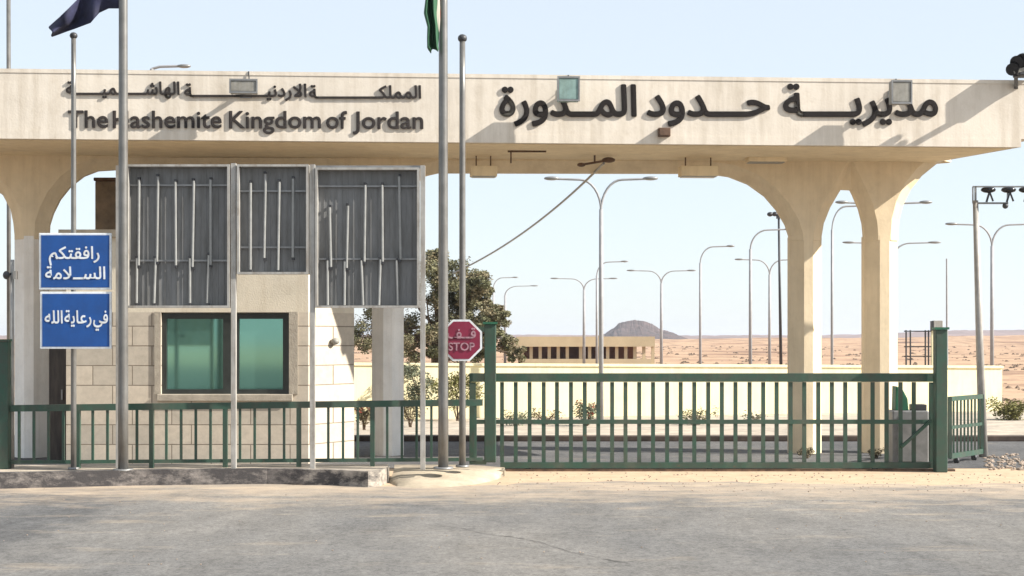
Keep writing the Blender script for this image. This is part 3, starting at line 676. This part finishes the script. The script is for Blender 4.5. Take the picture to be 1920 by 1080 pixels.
# limp green flag
fl = MB(); uvl = fl.bm.loops.layers.uv.new('uv'); NX, NY = 36, 26; gr = []
lft = [(806, -70), (802, -30), (799, 5), (797, 24), (803, 48), (801, 70), (800, 88), (806, 97)]
for j in range(NY+1):
    s_ = j/NY; lx, py = interp(lft, s_); row = []
    for i in range(NX+1):
        q = i/NX; px = 824+(lx-824)*q; depth = .09*math.sin(q*11+s_*2.5)+.03*math.sin(q*23+s_*7)
        row.append((fl.bm.verts.new(at(px+2*math.sin(q*9+s_*5), py-4*(1-q)*s_+3*math.sin(q*8)*s_, 21.8+depth)), q, s_))
    gr.append(row)
for j in range(NY):
    for i in range(NX):
        qs = (gr[j][i], gr[j][i+1], gr[j+1][i+1], gr[j+1][i]); f = fl.bm.faces.new([a[0] for a in qs]); f.smooth = True
        for lp, a in zip(f.loops, qs): lp[uvl].uv = (min(.999, max(0, a[1]*.75+.42*a[2]+.05*math.sin(a[2]*9))), a[2])
o = fl.build('flag', 'flag_cloth'); tag(o, 'limp green white and red flag hanging against the tall centre pole', 'flag')
sd = o.modifiers.new('thickness', 'SOLIDIFY'); sd.thickness = .004

# ------------------------------------------------------------------ signs
def sign(px0, py0, px1, py1, D, label, words):
    t = thing('road_sign', label, 'sign', (gx((px0+px1)/2, D), D, gz(py1, D)), 'blue farewell signs')
    MB().pbox(px0, py0, px1, py1, D, .03).build('panel', 'sign_white', t, bevel=.006)
    MB().pbox(px0+4, py0+4, px1-4, py1-4, D-.004, .0035).build('blue_face', 'sign_blue', t)
    for (tx, x0, x1, yb, kk) in words:
        word('arabic_word', tx, x0, x1, yb, kk, lambda x, y, o: at(x, y, D-.005+o), 'sign_white', t, True, .018, .002)
    for y in (py0+25, py1-25): MB().box(gx(133, 21.7), gx(143, 21.7), D+.031, 21.86, gz(y+4, D), gz(y-4, D)).build('clamp', 'grey_metal', t)
sign(73, 437, 209, 543, 21.6, 'upper blue sign with two lines of white Arabic', [('رافقتكم', 92, 186, 485, 32), ('الس*^مة', 85, 197, 523, 32)])
sign(75, 547, 209, 654, 21.6, 'lower blue sign with one line of white Arabic', [('في', 175, 202, 606, 33), ('رعاية', 121, 171, 606, 33), ('الله', 84, 117, 606, 33)])
t = thing('stop_sign', 'worn dark red octagonal stop sign on the slim flagpole beside the gate', 'sign', (gx(865, 22.1), 22.1, gz(678, 22.1)))
def octa(cx_, cy, r, D): return [at(cx_+r*math.cos(R(22.5+45*k)), cy+r*math.sin(R(22.5+45*k)), D) for k in range(8)]
MB().prism(octa(865, 638, 42, 22.1), (0, .02, 0)).build('panel', 'sign_white', t); MB().prism(octa(865, 638, 38, 22.096), (0, .0035, 0)).build('red_face', 'sign_red', t)
word('stop_word', 'STOP', 841, 890, 657, 21, lambda x, y, o: at(x, y, 22.090+o), 'faded_print', t, False, .02, .002)
word('arabic_word', 'ق*ف', 839, 892, 634, 27, lambda x, y, o: at(x, y, 22.090+o), 'faded_print', t, True, .02, .002)
MB().box(gx(868, 22.1)-.04, gx(868, 22.1)+.04, 22.121, 22.22, gz(645, 22.1), gz(635, 22.1)).build('clamp', 'grey_metal', t)

# ------------------------------------------------------------------ low green fence on the island
fence = thing('green_fence', 'low green railing along the kerb in front of the booth', 'fence', (gx(460, 22.2), 22.2, IZ-.02))
def fD(px): return 22.0+.5*(px-20)/885
def fpnt(px, z): D = fD(px); return Vector((gx(px, D), D, z))
ztf = 1.03
MB().bar(fpnt(20, ztf-.01), fpnt(905, ztf+.05), .06, .09).build('top_rail', 'green_paint', fence)
MB().bar(fpnt(20, IZ+.07), fpnt(905, IZ+.07), .03, .05).build('bottom_rail', 'green_paint', fence)
px = 36.0; k_ = 0
while px < 900:
    top_ = ztf-.055+.06*(px-20)/885; wd = .062 if k_ % 5 == 4 else .034
    b0 = fpnt(px, IZ-.02 if wd > .05 else IZ+.045)
    MB().bar(b0, Vector((b0.x, b0.y, top_)), wd, wd).build('post' if wd > .05 else 'baluster', 'green_paint', fence)
    px += 27.6; k_ += 1
t = thing('fence_post', 'tall dark green steel post at the left edge of the picture', 'post', (gx(8, 22.0), 22.0, IZ-.02), 'green gate posts')
MB().box(gx(-8, 22.0), gx(19, 22.0), 21.9, 22.1, IZ-.02, gz(640, 22.0)).build('post', 'green_paint', t, bevel=.01); MB().box(gx(-10, 22.0), gx(21, 22.0), 21.88, 22.12, gz(640, 22.0)+.001, gz(636, 22.0)).build('cap', 'green_paint', t)
t = thing('camera_pole', 'thin white pole with a small camera at far left of the fence', 'pole', (gx(23, 22), 22.05, IZ-.02))
MB().tube([(gx(23, 22.07), 22.07, IZ-.02), (gx(23, 22.07), 22.07, gz(487, 22.07))], .028, 12).build('pole', 'white_metal', t)
cm_ = MB(); cm_.ball(at(12, 516, 22.0), .06, (.8, 1, 1)); cm_.bar(at(12, 516, 22.0), at(23, 512, 22.07), .03); cm_.build('camera', 'dark_metal', t)
MB().box(gx(24, 22.0), gx(31, 22.0), 22.0, 22.06, gz(523, 22.0), gz(508, 22.0)).build('junction_box', 'white_metal', t)

# ------------------------------------------------------------------ sliding gate and its posts
DG = 23.85
gate = thing('sliding_gate', 'long dark green barred sliding gate closing the road', 'gate', (gx(1320, DG), DG, 0))
def gb(name, x0, y0, x1, y1, d=.0, th=.06, par=gate): return MB().pbox(x0, y0, x1, y1, DG+d, th).build(name, 'green_paint', par)
gb('top_rail', 880, 700, 1756, 716, -.01, .09); gb('bottom_rail', 938, 867, 1756, 878, -.02, .12); gb('middle_rail', 886, 787, 1749, 795, .002, .05)
gb('end_stile', 880, 717, 892, 866, 0, .08); gb('end_stile', 1744, 717, 1756, 866, 0, .08); gb('bottom_rail', 880, 862, 912, 871, .0, .06)
px = 916.0
while px < 1740:
    dx_ = random.uniform(-.7, .7); gb('baluster', px-3.7+dx_, 716.5, px+3.7+dx_, 866.5, .012, .03); px += 25.75
MB().bar(at(1690, 838, DG-.035), at(1746, 788, DG-.035), .04, .07, (0, 1, 0)).build('brace', 'green_paint', gate)
for px in (990, 1330, 1640):
    w_ = MB(); p = at(px, 884, DG+.04); w_.tube([(p.x, p.y-.03, .04), (p.x, p.y+.03, .04)], .04, 16); w_.build('wheel', 'dark_metal', gate)
trk = MB(); trk.box(gx(935, DG), gx(1790, DG), DG-.03, DG+.12, 0.0, .03); tag(trk.build('gate_track', 'dark_rust'), 'thin rusty steel track in the ground under the sliding gate', 'track')
def gpost(x0, x1, yt, D, z0, label, side):
    t = thing('gate_post', label, 'post', (gx((x0+x1)/2, D), D, z0), 'green gate posts')
    w = gx(x1, D)-gx(x0, D)
    MB().box(gx(x0, D), gx(x1, D), D, D+w, z0, gz(yt, D)).build('post', 'green_paint', t, bevel=.012)
    MB().box(gx(x0, D)-.02, gx(x1, D)+.02, D-.02, D+w+.02, gz(yt, D)+.001, gz(yt, D)+.035).build('cap', 'green_bright', t)
    return t
t = gpost(908, 930, 608, 23.60, .15, 'tall green gate post right of the stop sign at the ramp end', -1)
gu = MB(); gu.box(gx(886, 23.6), gx(930, 23.6), 24.02, 24.08, gz(612, 23.6)-.08, gz(612, 23.6)); gu.build('guide_arm', 'green_paint', t)
t = gpost(1755, 1777, 618, 23.62, 0, 'tall green gate post at the right end of the sliding gate', 1)
# gate motor
t = thing('gate_motor', 'grey gate motor cabinet with green hood behind the right end of the gate', 'motor', (gx(1708, 24.3), 24.4, 0))
MB().box(gx(1674, 24.2), gx(1742, 24.2), 24.2, 24.6, 0, gz(770, 24.2)).build('cabinet', 'grey_metal', t, bevel=.02)
h = MB(); z_ = gz(770, 24.2)+.001
h.prism([(gx(1679, 24.25), 24.25, z_), (gx(1704, 24.25), 24.25, z_), (gx(1702, 24.25), 24.25, z_+.18), (gx(1692, 24.25), 24.25, z_+.33), (gx(1680, 24.25), 24.25, z_+.37)], (0, .25, 0)); h.build('hood', 'green_bright', t, bevel=.01)
h = MB(); h.box(gx(1712, 24.25), gx(1738, 24.25), 24.25, 24.5, z_, z_+.09); h.build('drive_unit', 'dark_metal', t, bevel=.01)
MB().box(gx(1684, 24.18), gx(1732, 24.18), 24.185, 24.199, .12, gz(782, 24.18)).build('front_panel', 'grey_metal', t)
# wicket leaf beyond the post, swung back
t = thing('wicket_gate', 'narrow green barred leaf standing open right of the gate post', 'gate', (gx(1808, 25.6), 25.6, 0))
PA = (gx(1781, 25.1), 25.1); PB = (gx(1841, 26.2), 26.2)
def lp(q, z): return Vector((PA[0]+(PB[0]-PA[0])*q, PA[1]+(PB[1]-PA[1])*q, z))
zt2 = gz(748, 25.1); zb2 = .13
MB().bar(lp(0, zt2), lp(1, zt2), .05, .07).build('top_rail', 'green_paint', t); MB().bar(lp(0, zb2), lp(1, zb2), .05, .08).build('bottom_rail', 'green_paint', t); MB().bar(lp(0, .58), lp(1, .58), .03, .05).build('middle_rail', 'green_paint', t)
for q in (0.0, 1.0): MB().bar(lp(q, zb2-.03), lp(q, zt2+.03), .055, .055).build('stile', 'green_paint', t)
for i in range(1, 9): MB().bar(lp(i/9, zb2+.04), lp(i/9, zt2-.035), .026, .026).build('baluster', 'green_paint', t)
for q in (.2, .75):
    p = lp(q, .05); MB().tube([(p.x-.02, p.y-.01, .05), (p.x+.02, p.y+.01, .05)], .05, 14).build('wheel', 'dark_metal', t)

# white camera pole at the right
t = thing('camera_pole', 'leaning white pole with a bracket of black cameras at right', 'pole', (gx(1844, 26.6), 26.6, 0))
DP = 26.6
MB().tube([at(1844, 858, DP), at(1836, 620, DP), at(1829, 376, DP)], .075, 14, .045).build('pole', 'white_metal', t)
a_ = MB(); a_.bar(at(1824, 381, DP), at(1890, 381, DP), .035, .03); a_.bar(at(1824, 350, DP), at(1950, 350, DP), .03, .025); a_.bar(at(1824, 350, DP), at(1824, 381, DP), .02); a_.bar(at(1829, 376, DP), at(1829, 350, DP), .03); a_.bar(at(1888, 381, DP), at(1890, 352, DP), .02); a_.build('bracket', 'grey_metal', t)
for px in (1853, 1891, 1924):
    c = MB(); p = at(px, 356, DP-.06); c.ball(p, .085, (1.5, 1, .65)); c.bar(p+Vector((.02, 0, -.03)), p+Vector((-.03, 0, -.20)), .03); c.bar(p+Vector((.02, 0, -.03)), p+Vector((.08, 0, -.19)), .025); c.build('camera', 'glass_black', t)
c = MB(); c.ball(at(1885, 386, DP-.03), .05, (1, 1, 1)); c.build('camera', 'dark_metal', t)

# ------------------------------------------------------------------ boundary wall, far fence, shelter
w = thing('boundary_wall', 'low pale yellow boundary wall behind the gate', 'wall', (gx(1300, 38), 38.2, 0))
WA = (gx(500, 36.5), 36.5); WB = (gx(1879, 41.5), 41.5)
def wl_(q, d=0): return (WA[0]+(WB[0]-WA[0])*q, WA[1]+(WB[1]-WA[1])*q+d)
zA, zB_ = gz(679.5, 36.5), gz(686, 41.5)
b8 = MB(); p, q = wl_(0), wl_(1)
b8.hull8([(p[0], p[1], 0), (q[0], q[1], 0), (q[0], q[1]+.22, 0), (p[0], p[1]+.22, 0), (p[0], p[1], zA-.06), (q[0], q[1], zB_-.06), (q[0], q[1]+.22, zB_-.06), (p[0], p[1]+.22, zA-.06)]); b8.build('wall', 'wall_cream', w)
b8 = MB(); b8.hull8([(p[0], p[1]-.03, zA-.059), (q[0]+.03, q[1]-.03, zB_-.059), (q[0]+.03, q[1]+.25, zB_-.059), (p[0], p[1]+.25, zA-.059), (p[0], p[1]-.03, zA), (q[0]+.03, q[1]-.03, zB_), (q[0]+.03, q[1]+.25, zB_), (p[0], p[1]+.25, zA)]); b8.build('coping', 'wall_cream', w)
t = thing('bar_fence', 'short dark metal bar fence rising behind the wall by the gate post', 'fence', (gx(1722, 43), 43, 0))
for px in (1699, 1707, 1735, 1741): MB().tube([(gx(px, 43), 43, 0), (gx(px, 43), 43, gz(619, 43))], .022, 8).build('bar', 'dark_metal', t)
for y in (621, 650, 668): MB().bar(at(1695, y, 43.03), at(1746, y, 43.03), .02, .03).build('rail', 'dark_metal', t)
t = thing('lamp_post', 'short tan post with a white lamp box above the far fence', 'lamp', (gx(1751, 43), 43, 0))
MB().box(gx(1747, 43), gx(1755, 43), 43, 43.1, 0, gz(615, 43)).build('post', 'wall_cream', t); MB().box(gx(1749, 43), gx(1766, 43), 42.9, 43.1, gz(616, 43)+.002, gz(601, 43)).build('lamp_box', 'white_metal', t, bevel=.01); MB().box(gx(1745, 43), gx(1748.6, 43), 42.9, 43.05, gz(620, 43), gz(602, 43)).build('mount', 'dark_metal', t)
DS = 110
sh = thing('open_shelter', 'low open shelter with beige flat roof behind the boundary wall', 'shelter', (gx(1095, DS), DS+2, 0))
MB().box(gx(968, DS), gx(1228, DS), DS, DS+5, gz(650, DS), gz(631, DS)).build('roof', 'shelter_roof', sh)
MB().box(gx(972, DS), gx(1200, DS), DS+3, DS+3.2, 0, gz(650, DS)-.01).build('back_wall', 'shelter_dark', sh)
for i in range(15):
    px = 976+i*17.0+(8 if i > 5 else 0)
    MB().box(gx(px, DS), gx(px+6, DS), DS+.3, DS+.5, 0, gz(650, DS)-.001).build('pillar', 'shelter_roof', sh)
MB().box(gx(976, DS), gx(1222, DS), DS+.15, DS+.28, 0, gz(673, DS)).build('parapet', 'shelter_roof', sh)

# ------------------------------------------------------------------ street lamps
def lamp_proto(name, label, double, loc, h, span, group):
    t = thing(name, label, 'street lamp', loc, group); x, y, _ = loc
    p = MB(); p.tube([(x, y, 0), (x, y, h*.5), (x, y, h-.75)], .06, 10, .045); p.build('pole', 'galvanised', t)
    for sgn in ((-1, 1) if double else (1,)):
        a_ = MB(); pts_ = []
        for k in range(9):
            q = k/8; ang = q*math.pi/2
            pts_.append((x+sgn*span*.20*(1-math.cos(ang)), y, h-.78+.72*math.sin(ang)))
        pts_.append((x+sgn*span*.42, y, h-.04)); a_.tube(pts_, .028, 8); arm = a_.build('arm', 'galvanised', t)
        hd = MB(); hd.ball((x+sgn*span*.46, y, h-.03), .11, (1.7, .9, .45)); hd.build('lamp_head', 'grey_metal', arm)
    if not double: pass
    return t
H = 5.9
dbl = lamp_proto('street_lamp', 'tall twin arm street lamp nearest behind the gate, crossing the sky in the open span', True, (gx(1127, 37.2), 37.2, 0), 5.72, 2.5, 'street lamps beyond the canopy')
def dlamp(px, ytip, label, sx=1.0):
    D = (5.72-CZ)*F/(HY-ytip); return dup(dbl, (gx(px, D), D, 0), label, (sx, 1, 1))
dlamp(1095, 521, 'faint twin arm street lamp just left of the nearest twin lamp', 1.6)
dlamp(1240, 506, 'distant twin arm street lamp standing in front of the mesa hill slope', 1.45)
dlamp(1443, 485, 'distant twin arm street lamp just left of the paired columns and mast', 1.25)
dlamp(1860, 418, 'twin arm street lamp behind the leaning white camera pole', 1.15)
dlamp(1657, 377, 'twin arm street lamp hidden behind the right column with arms showing both sides', 1.0)
dlamp(1672, 453, 'farther twin arm street lamp whose low arms show either side of the right column', 1.45)
sgl = lamp_proto('street_lamp', 'single arm street lamp midway between the mesa and the paired columns', False, (gx(1313, 68), 68, 0), H, 2.8, 'street lamps beyond the canopy')
def slamp(px, ytip, label, sx=1.0):
    D = (H-CZ)*F/(HY-ytip); return dup(sgl, (gx(px, D), D, 0), label, (sx, 1, 1))
slamp(1407, 428, 'single arm street lamp next left of the high floodlight mast', 1.1)
slamp(1119, 489, 'single arm street lamp directly behind the nearest twin lamp', 1.1)
slamp(925, 519, 'single arm street lamp with its head just right of the tree crown', 1.1)
slamp(947, 535, 'lowest single arm street lamp beside the tree crown', 1.7)
slamp(1560, 383, 'single arm street lamp mostly hidden behind the left column of the pair', 0.75)
t = thing('high_mast', 'dark high mast topped by a ring of floodlights left of the paired columns', 'mast', (gx(1463, 60), 60, 0))
MB().tube([(gx(1465, 60), 60, 0), (gx(1460, 60), 60, gz(398, 60))], .065, 10, .04).build('pole', 'dark_metal', t)
for q in (-15, -6, 6, 15): MB().ball(at(1459+q, 401+abs(q)*.05, 60), .10, (1.2, 1, .9)).build('floodlight', 'dark_metal', t)
a_ = MB(); a_.bar(at(1442, 402, 60), at(1477, 402, 60), .06); a_.bar(at(1459, 392, 60), at(1459, 410, 60), .13); a_.build('crossarm', 'dark_metal', t)
t = thing('thin_mast', 'thin pale mast behind the wall between gate post and camera pole', 'mast', (gx(1776, 62), 62, 0))
MB().tube([(gx(1776, 62), 62, 0), (gx(1775, 62), 62, gz(485, 62))], .05, 8, .03).build('pole', 'galvanised', t)
t = thing('street_lamp', 'street lamp arm showing just above the canopy roof left of the floodlight', 'street lamp', (gx(285, 46), 46, 0))
MB().tube([(gx(285, 46), 46, 0), (gx(285, 46), 46, gz(129, 46)), ], .06, 8).build('pole', 'galvanised', t)
a_ = MB().tube([(gx(285, 46), 46, gz(129, 46)), (gx(300, 46), 46, gz(125, 46)), (gx(335, 46), 46, gz(124, 46))], .04, 8).build('arm', 'galvanised', t); MB().ball(at(345, 124, 46), .13, (1.6, .9, .45)).build('lamp_head', 'grey_metal', a_)

# ------------------------------------------------------------------ planting
def leafball(mb, c, r, n, size, rn, flat=.8):
    for _ in range(n):
        d = Vector((rn.gauss(0, 1), rn.gauss(0, 1), rn.gauss(0, 1))).normalized()*r*(rn.random()**.45); d.z *= flat
        p = Vector(c)+d; a1 = rn.uniform(0, 6.28); s = size*rn.uniform(.6, 1.4)
        u = Vector((math.cos(a1), math.sin(a1), rn.uniform(-.8, .8))).normalized(); v = u.cross(Vector((rn.gauss(0, 1), rn.gauss(0, 1), rn.gauss(0, 1)))).normalized()
        mb.quad(p-u*s, p+v*s*.45, p+u*s, p-v*s*.45)
def tree():
    rn = random.Random(21); D = 44
    t = thing('tree', 'dark bushy tree behind the boundary wall, left of the open gateway', 'tree', (gx(815, D), D, 0))
    base = Vector((gx(815, D), D, 0)); tr = MB(); forks = []
    tr.tube([base, base+Vector((.05, 0, .8)), base+Vector((0, .1, 1.6)), base+Vector((.1, 0, 2.6))], .16, 10, .08)
    clumps = []
    spec = [(815, 500, .55), (850, 515, .55), (870, 560, .6), (895, 530, .38), (840, 580, .65), (800, 560, .6), (780, 620, .6), (740, 600, .6), (700, 610, .55), (675, 640, .5), (830, 640, .65), (880, 610, .5), (910, 600, .40), (938, 597, .28), (905, 648, .5), (945, 650, .40), (970, 664, .25), (760, 540, .5), (705, 570, .45), (790, 660, .5), (740, 655, .5), (870, 665, .45), (820, 482, .3), (902, 560, .28), (835, 520, .5), (860, 590, .55), (885, 555, .42), (855, 620, .55), (905, 625, .45), (845, 550, .55), (925, 585, .3), (900, 590, .5), (915, 610, .4), (890, 525, .42), (908, 545, .3)]
    for (px, py, r) in spec:
        c = at(px, py, D+rn.uniform(-.7, .7)); clumps.append((c, r))
        st = base+Vector((rn.uniform(-.05, .1), 0, rn.uniform(1.0, 2.4))); tr.tube([st, st.lerp(c, .5)+Vector((0, 0, -.12)), c], .05, 6, .015)
    tr.build('trunk', 'bark', t)
    for nm, m, sel in (('crown', 'leaf_dark', 0), ('dry_foliage', 'leaf_brown', 1)):
        cb = MB()
        for i, (c, r) in enumerate(clumps):
            for _ in range(7):
                cc = c+Vector((rn.uniform(-1, 1)*r*.75, rn.uniform(-1, 1)*r*.75, rn.uniform(-1, 1)*r*.6)); leafball(cb, cc, r*.42, int((250 if sel == 0 else 70)), .036, rn)
        cb.build(nm, m, t, fixn=False)
tree()
def shrub(name, label, px, py_base, px_w, px_h, D, m, n, size, seed, cat='shrub', group=None, z0=0.1, flowers=None, extra=None):
    rn = random.Random(seed); x = gx(px, D); t = thing(name, label, cat, (x, D, z0), group)
    W = px_w*D/F/2; Hh = px_h*D/F
    st = MB()
    tips = []
    for _ in range(9):
        tip = Vector((x+rn.uniform(-W, W)*.8, D+rn.uniform(-W, W)*.6, z0+Hh*rn.uniform(.5, .95))); tips.append(tip)
        st.tube([(x+rn.uniform(-.03, .03), D, z0-.02), (x+(tip.x-x)*.4, D+(tip.y-D)*.4, z0+Hh*.4), tip], .012, 5, .005)
    st.build('stem', 'bark', t)
    fo = MB()
    for tip in tips: leafball(fo, tip-Vector((0, 0, Hh*.12)), max(W*.38, .05), n//9, size, rn, .9)
    leafball(fo, (x, D, z0+Hh*.4), max(W*.7, Hh*.35), n//3, size, rn, .7)
    fo.build('foliage', m, t, fixn=False)
    if flowers:
        fl_ = MB()
        for tip in tips[:6]: leafball(fl_, tip, .09, 16, .03, rn)
        fl_.build('flower', flowers, t, fixn=False)
G = 'shrubs along the boundary wall'
shrub('shrub', 'tall grey green shrub against the wall between column and flagpole', 793, 790, 75, 118, 37.0, 'leaf_grey', 1500, .035, 1, group=G)
shrub('shrub', 'yellowish olive shrub behind the stop sign pole', 858, 790, 90, 110, 36.5, 'leaf_olive', 1500, .035, 2, group=G)
shrub('shrub', 'brown dry shrub low beside the grey white column', 770, 790, 50, 55, 34, 'leaf_brown', 600, .03, 12, group=G)
shrub('plant', 'red flowering plant by the base of the nearest twin lamp', 1100, 800, 70, 44, 34.5, 'leaf_grey', 420, .035, 3, 'plant', flowers='petal_red')
shrub('plant', 'small flowering bush seen between booth and white column', 683, 810, 36, 50, 33.0, 'leaf_brown', 500, .03, 4, 'plant', flowers='petal_red')
shrub('shrub', 'low dusty bush seen just right of the tall gate post', 965, 800, 60, 24, 34.5, 'leaf_grey', 300, .03, 5, group=G)
shrub('shrub', 'low brown bush seen second right of the tall gate post', 1025, 800, 70, 26, 35.0, 'leaf_brown', 250, .03, 6, group=G)
shrub('shrub', 'dark spreading bush midway along the verge behind the gate bars', 1310, 800, 80, 30, 35.0, 'leaf_dark', 380, .03, 7, group=G)
shrub('shrub', 'low sparse bush just left of the paired columns at the wall', 1420, 800, 60, 16, 36.0, 'leaf_grey', 150, .03, 9, group=G)
shrub('shrub', 'olive desert bush beyond the right end of the boundary wall', 1893, 800, 90, 46, 37.0, 'leaf_olive', 1300, .035, 10, group=G, z0=0)
shrub('weed', 'small dry weed at the foot of the left column of the pair', 1512, 855, 32, 24, 26.3, 'leaf_brown', 350, .02, 13, 'weed', group='weeds at the column feet', z0=0)
shrub('weed', 'small dry weed at the foot of the right column of the pair', 1643, 858, 30, 20, 26.3, 'leaf_brown', 350, .02, 14, 'weed', group='weeds at the column feet', z0=0)

# stones heaped at the right and scattered on the ramp
rn = random.Random(11); st = MB()
def rock(mb, c, r):
    g_ = bmesh.ops.create_icosphere(mb.bm, subdivisions=1, radius=r, matrix=Matrix.Translation(c) @ Matrix.Diagonal((rn.uniform(.7, 1.3), rn.uniform(.7, 1.3), rn.uniform(.45, .8), 1)))
    for v in g_['verts']: v.co += Vector((rn.uniform(-.2, .2), rn.uniform(-.2, .2), rn.uniform(-.2, .2)))*r
for _ in range(420):
    px = rn.uniform(1846, 2080); D = rn.uniform(24.0, 27.2); rock(st, (gx(px, D), D, .01), rn.uniform(.012, .045))
for _ in range(420):
    px = rn.uniform(930, 2000); D = rn.uniform(20.6, 23.6); rock(st, (gx(px, D), D, .006), rn.uniform(.004, .016))
for _ in range(160):
    px = rn.uniform(-100, 1990); D = rn.uniform(14, 21.5); rock(st, (gx(px, D), D, .008), rn.uniform(.003, .010))
tag(st.build('gravel', 'stone', loc=(0, 0, 0)), 'loose pale gravel scattered on the dusty road edge and heaped at right', 'gravel', kind='stuff')

# ------------------------------------------------------------------ desert haze
hm = bpy.data.materials.new('haze_air'); hm.use_nodes = True; hn = hm.node_tree; hn.nodes.remove(hn.nodes['Principled BSDF'])
pv = hn.nodes.new('ShaderNodeVolumePrincipled'); pv.inputs['Density'].default_value = .0002; pv.inputs['Color'].default_value = (.86, .90, 1.0, 1); pv.inputs['Anisotropy'].default_value = .2
hn.links.new(pv.outputs[0], hn.nodes['Material Output'].inputs['Volume']); MATS['haze_air'] = hm
hz = MB().box(-6100, 6100, -310, 8100, -2, 30); hz = hz.build('haze', 'haze_air'); tag(hz, 'thin dusty daylight haze over the desert', 'haze', kind='stuff')

# ------------------------------------------------------------------ scattered scrub and boulders over the desert
rn = random.Random(77); sc_ = MB()
for _ in range(2600):
    D = 48*math.exp(rn.random()*2.9); px = rn.uniform(-150, 2100); x = gx(px, D); r = rn.uniform(.04, .17)*(1+D/300)
    for k in range(3):
        c = Vector((x+rn.uniform(-r, r), D+rn.uniform(-r, r), r*.25)); n_ = 6
        tip = sc_.bm.verts.new(c+Vector((rn.uniform(-.1, .1)*r, 0, r*rn.uniform(.2, .6)))); ring = [sc_.bm.verts.new(c+Vector((math.cos(6.28*q/n_)*r*rn.uniform(.5, 1.1), math.sin(6.28*q/n_)*r*rn.uniform(.5, 1.1), -r*.28))) for q in range(n_)]
        for q in range(n_): sc_.bm.faces.new((ring[q], ring[(q+1) % n_], tip))
tag(sc_.build('desert_scrub', 'scrub_brown', loc=(0, 0, 0)), 'low dark scrub and stones dotted over the far desert', 'scrub', kind='stuff')
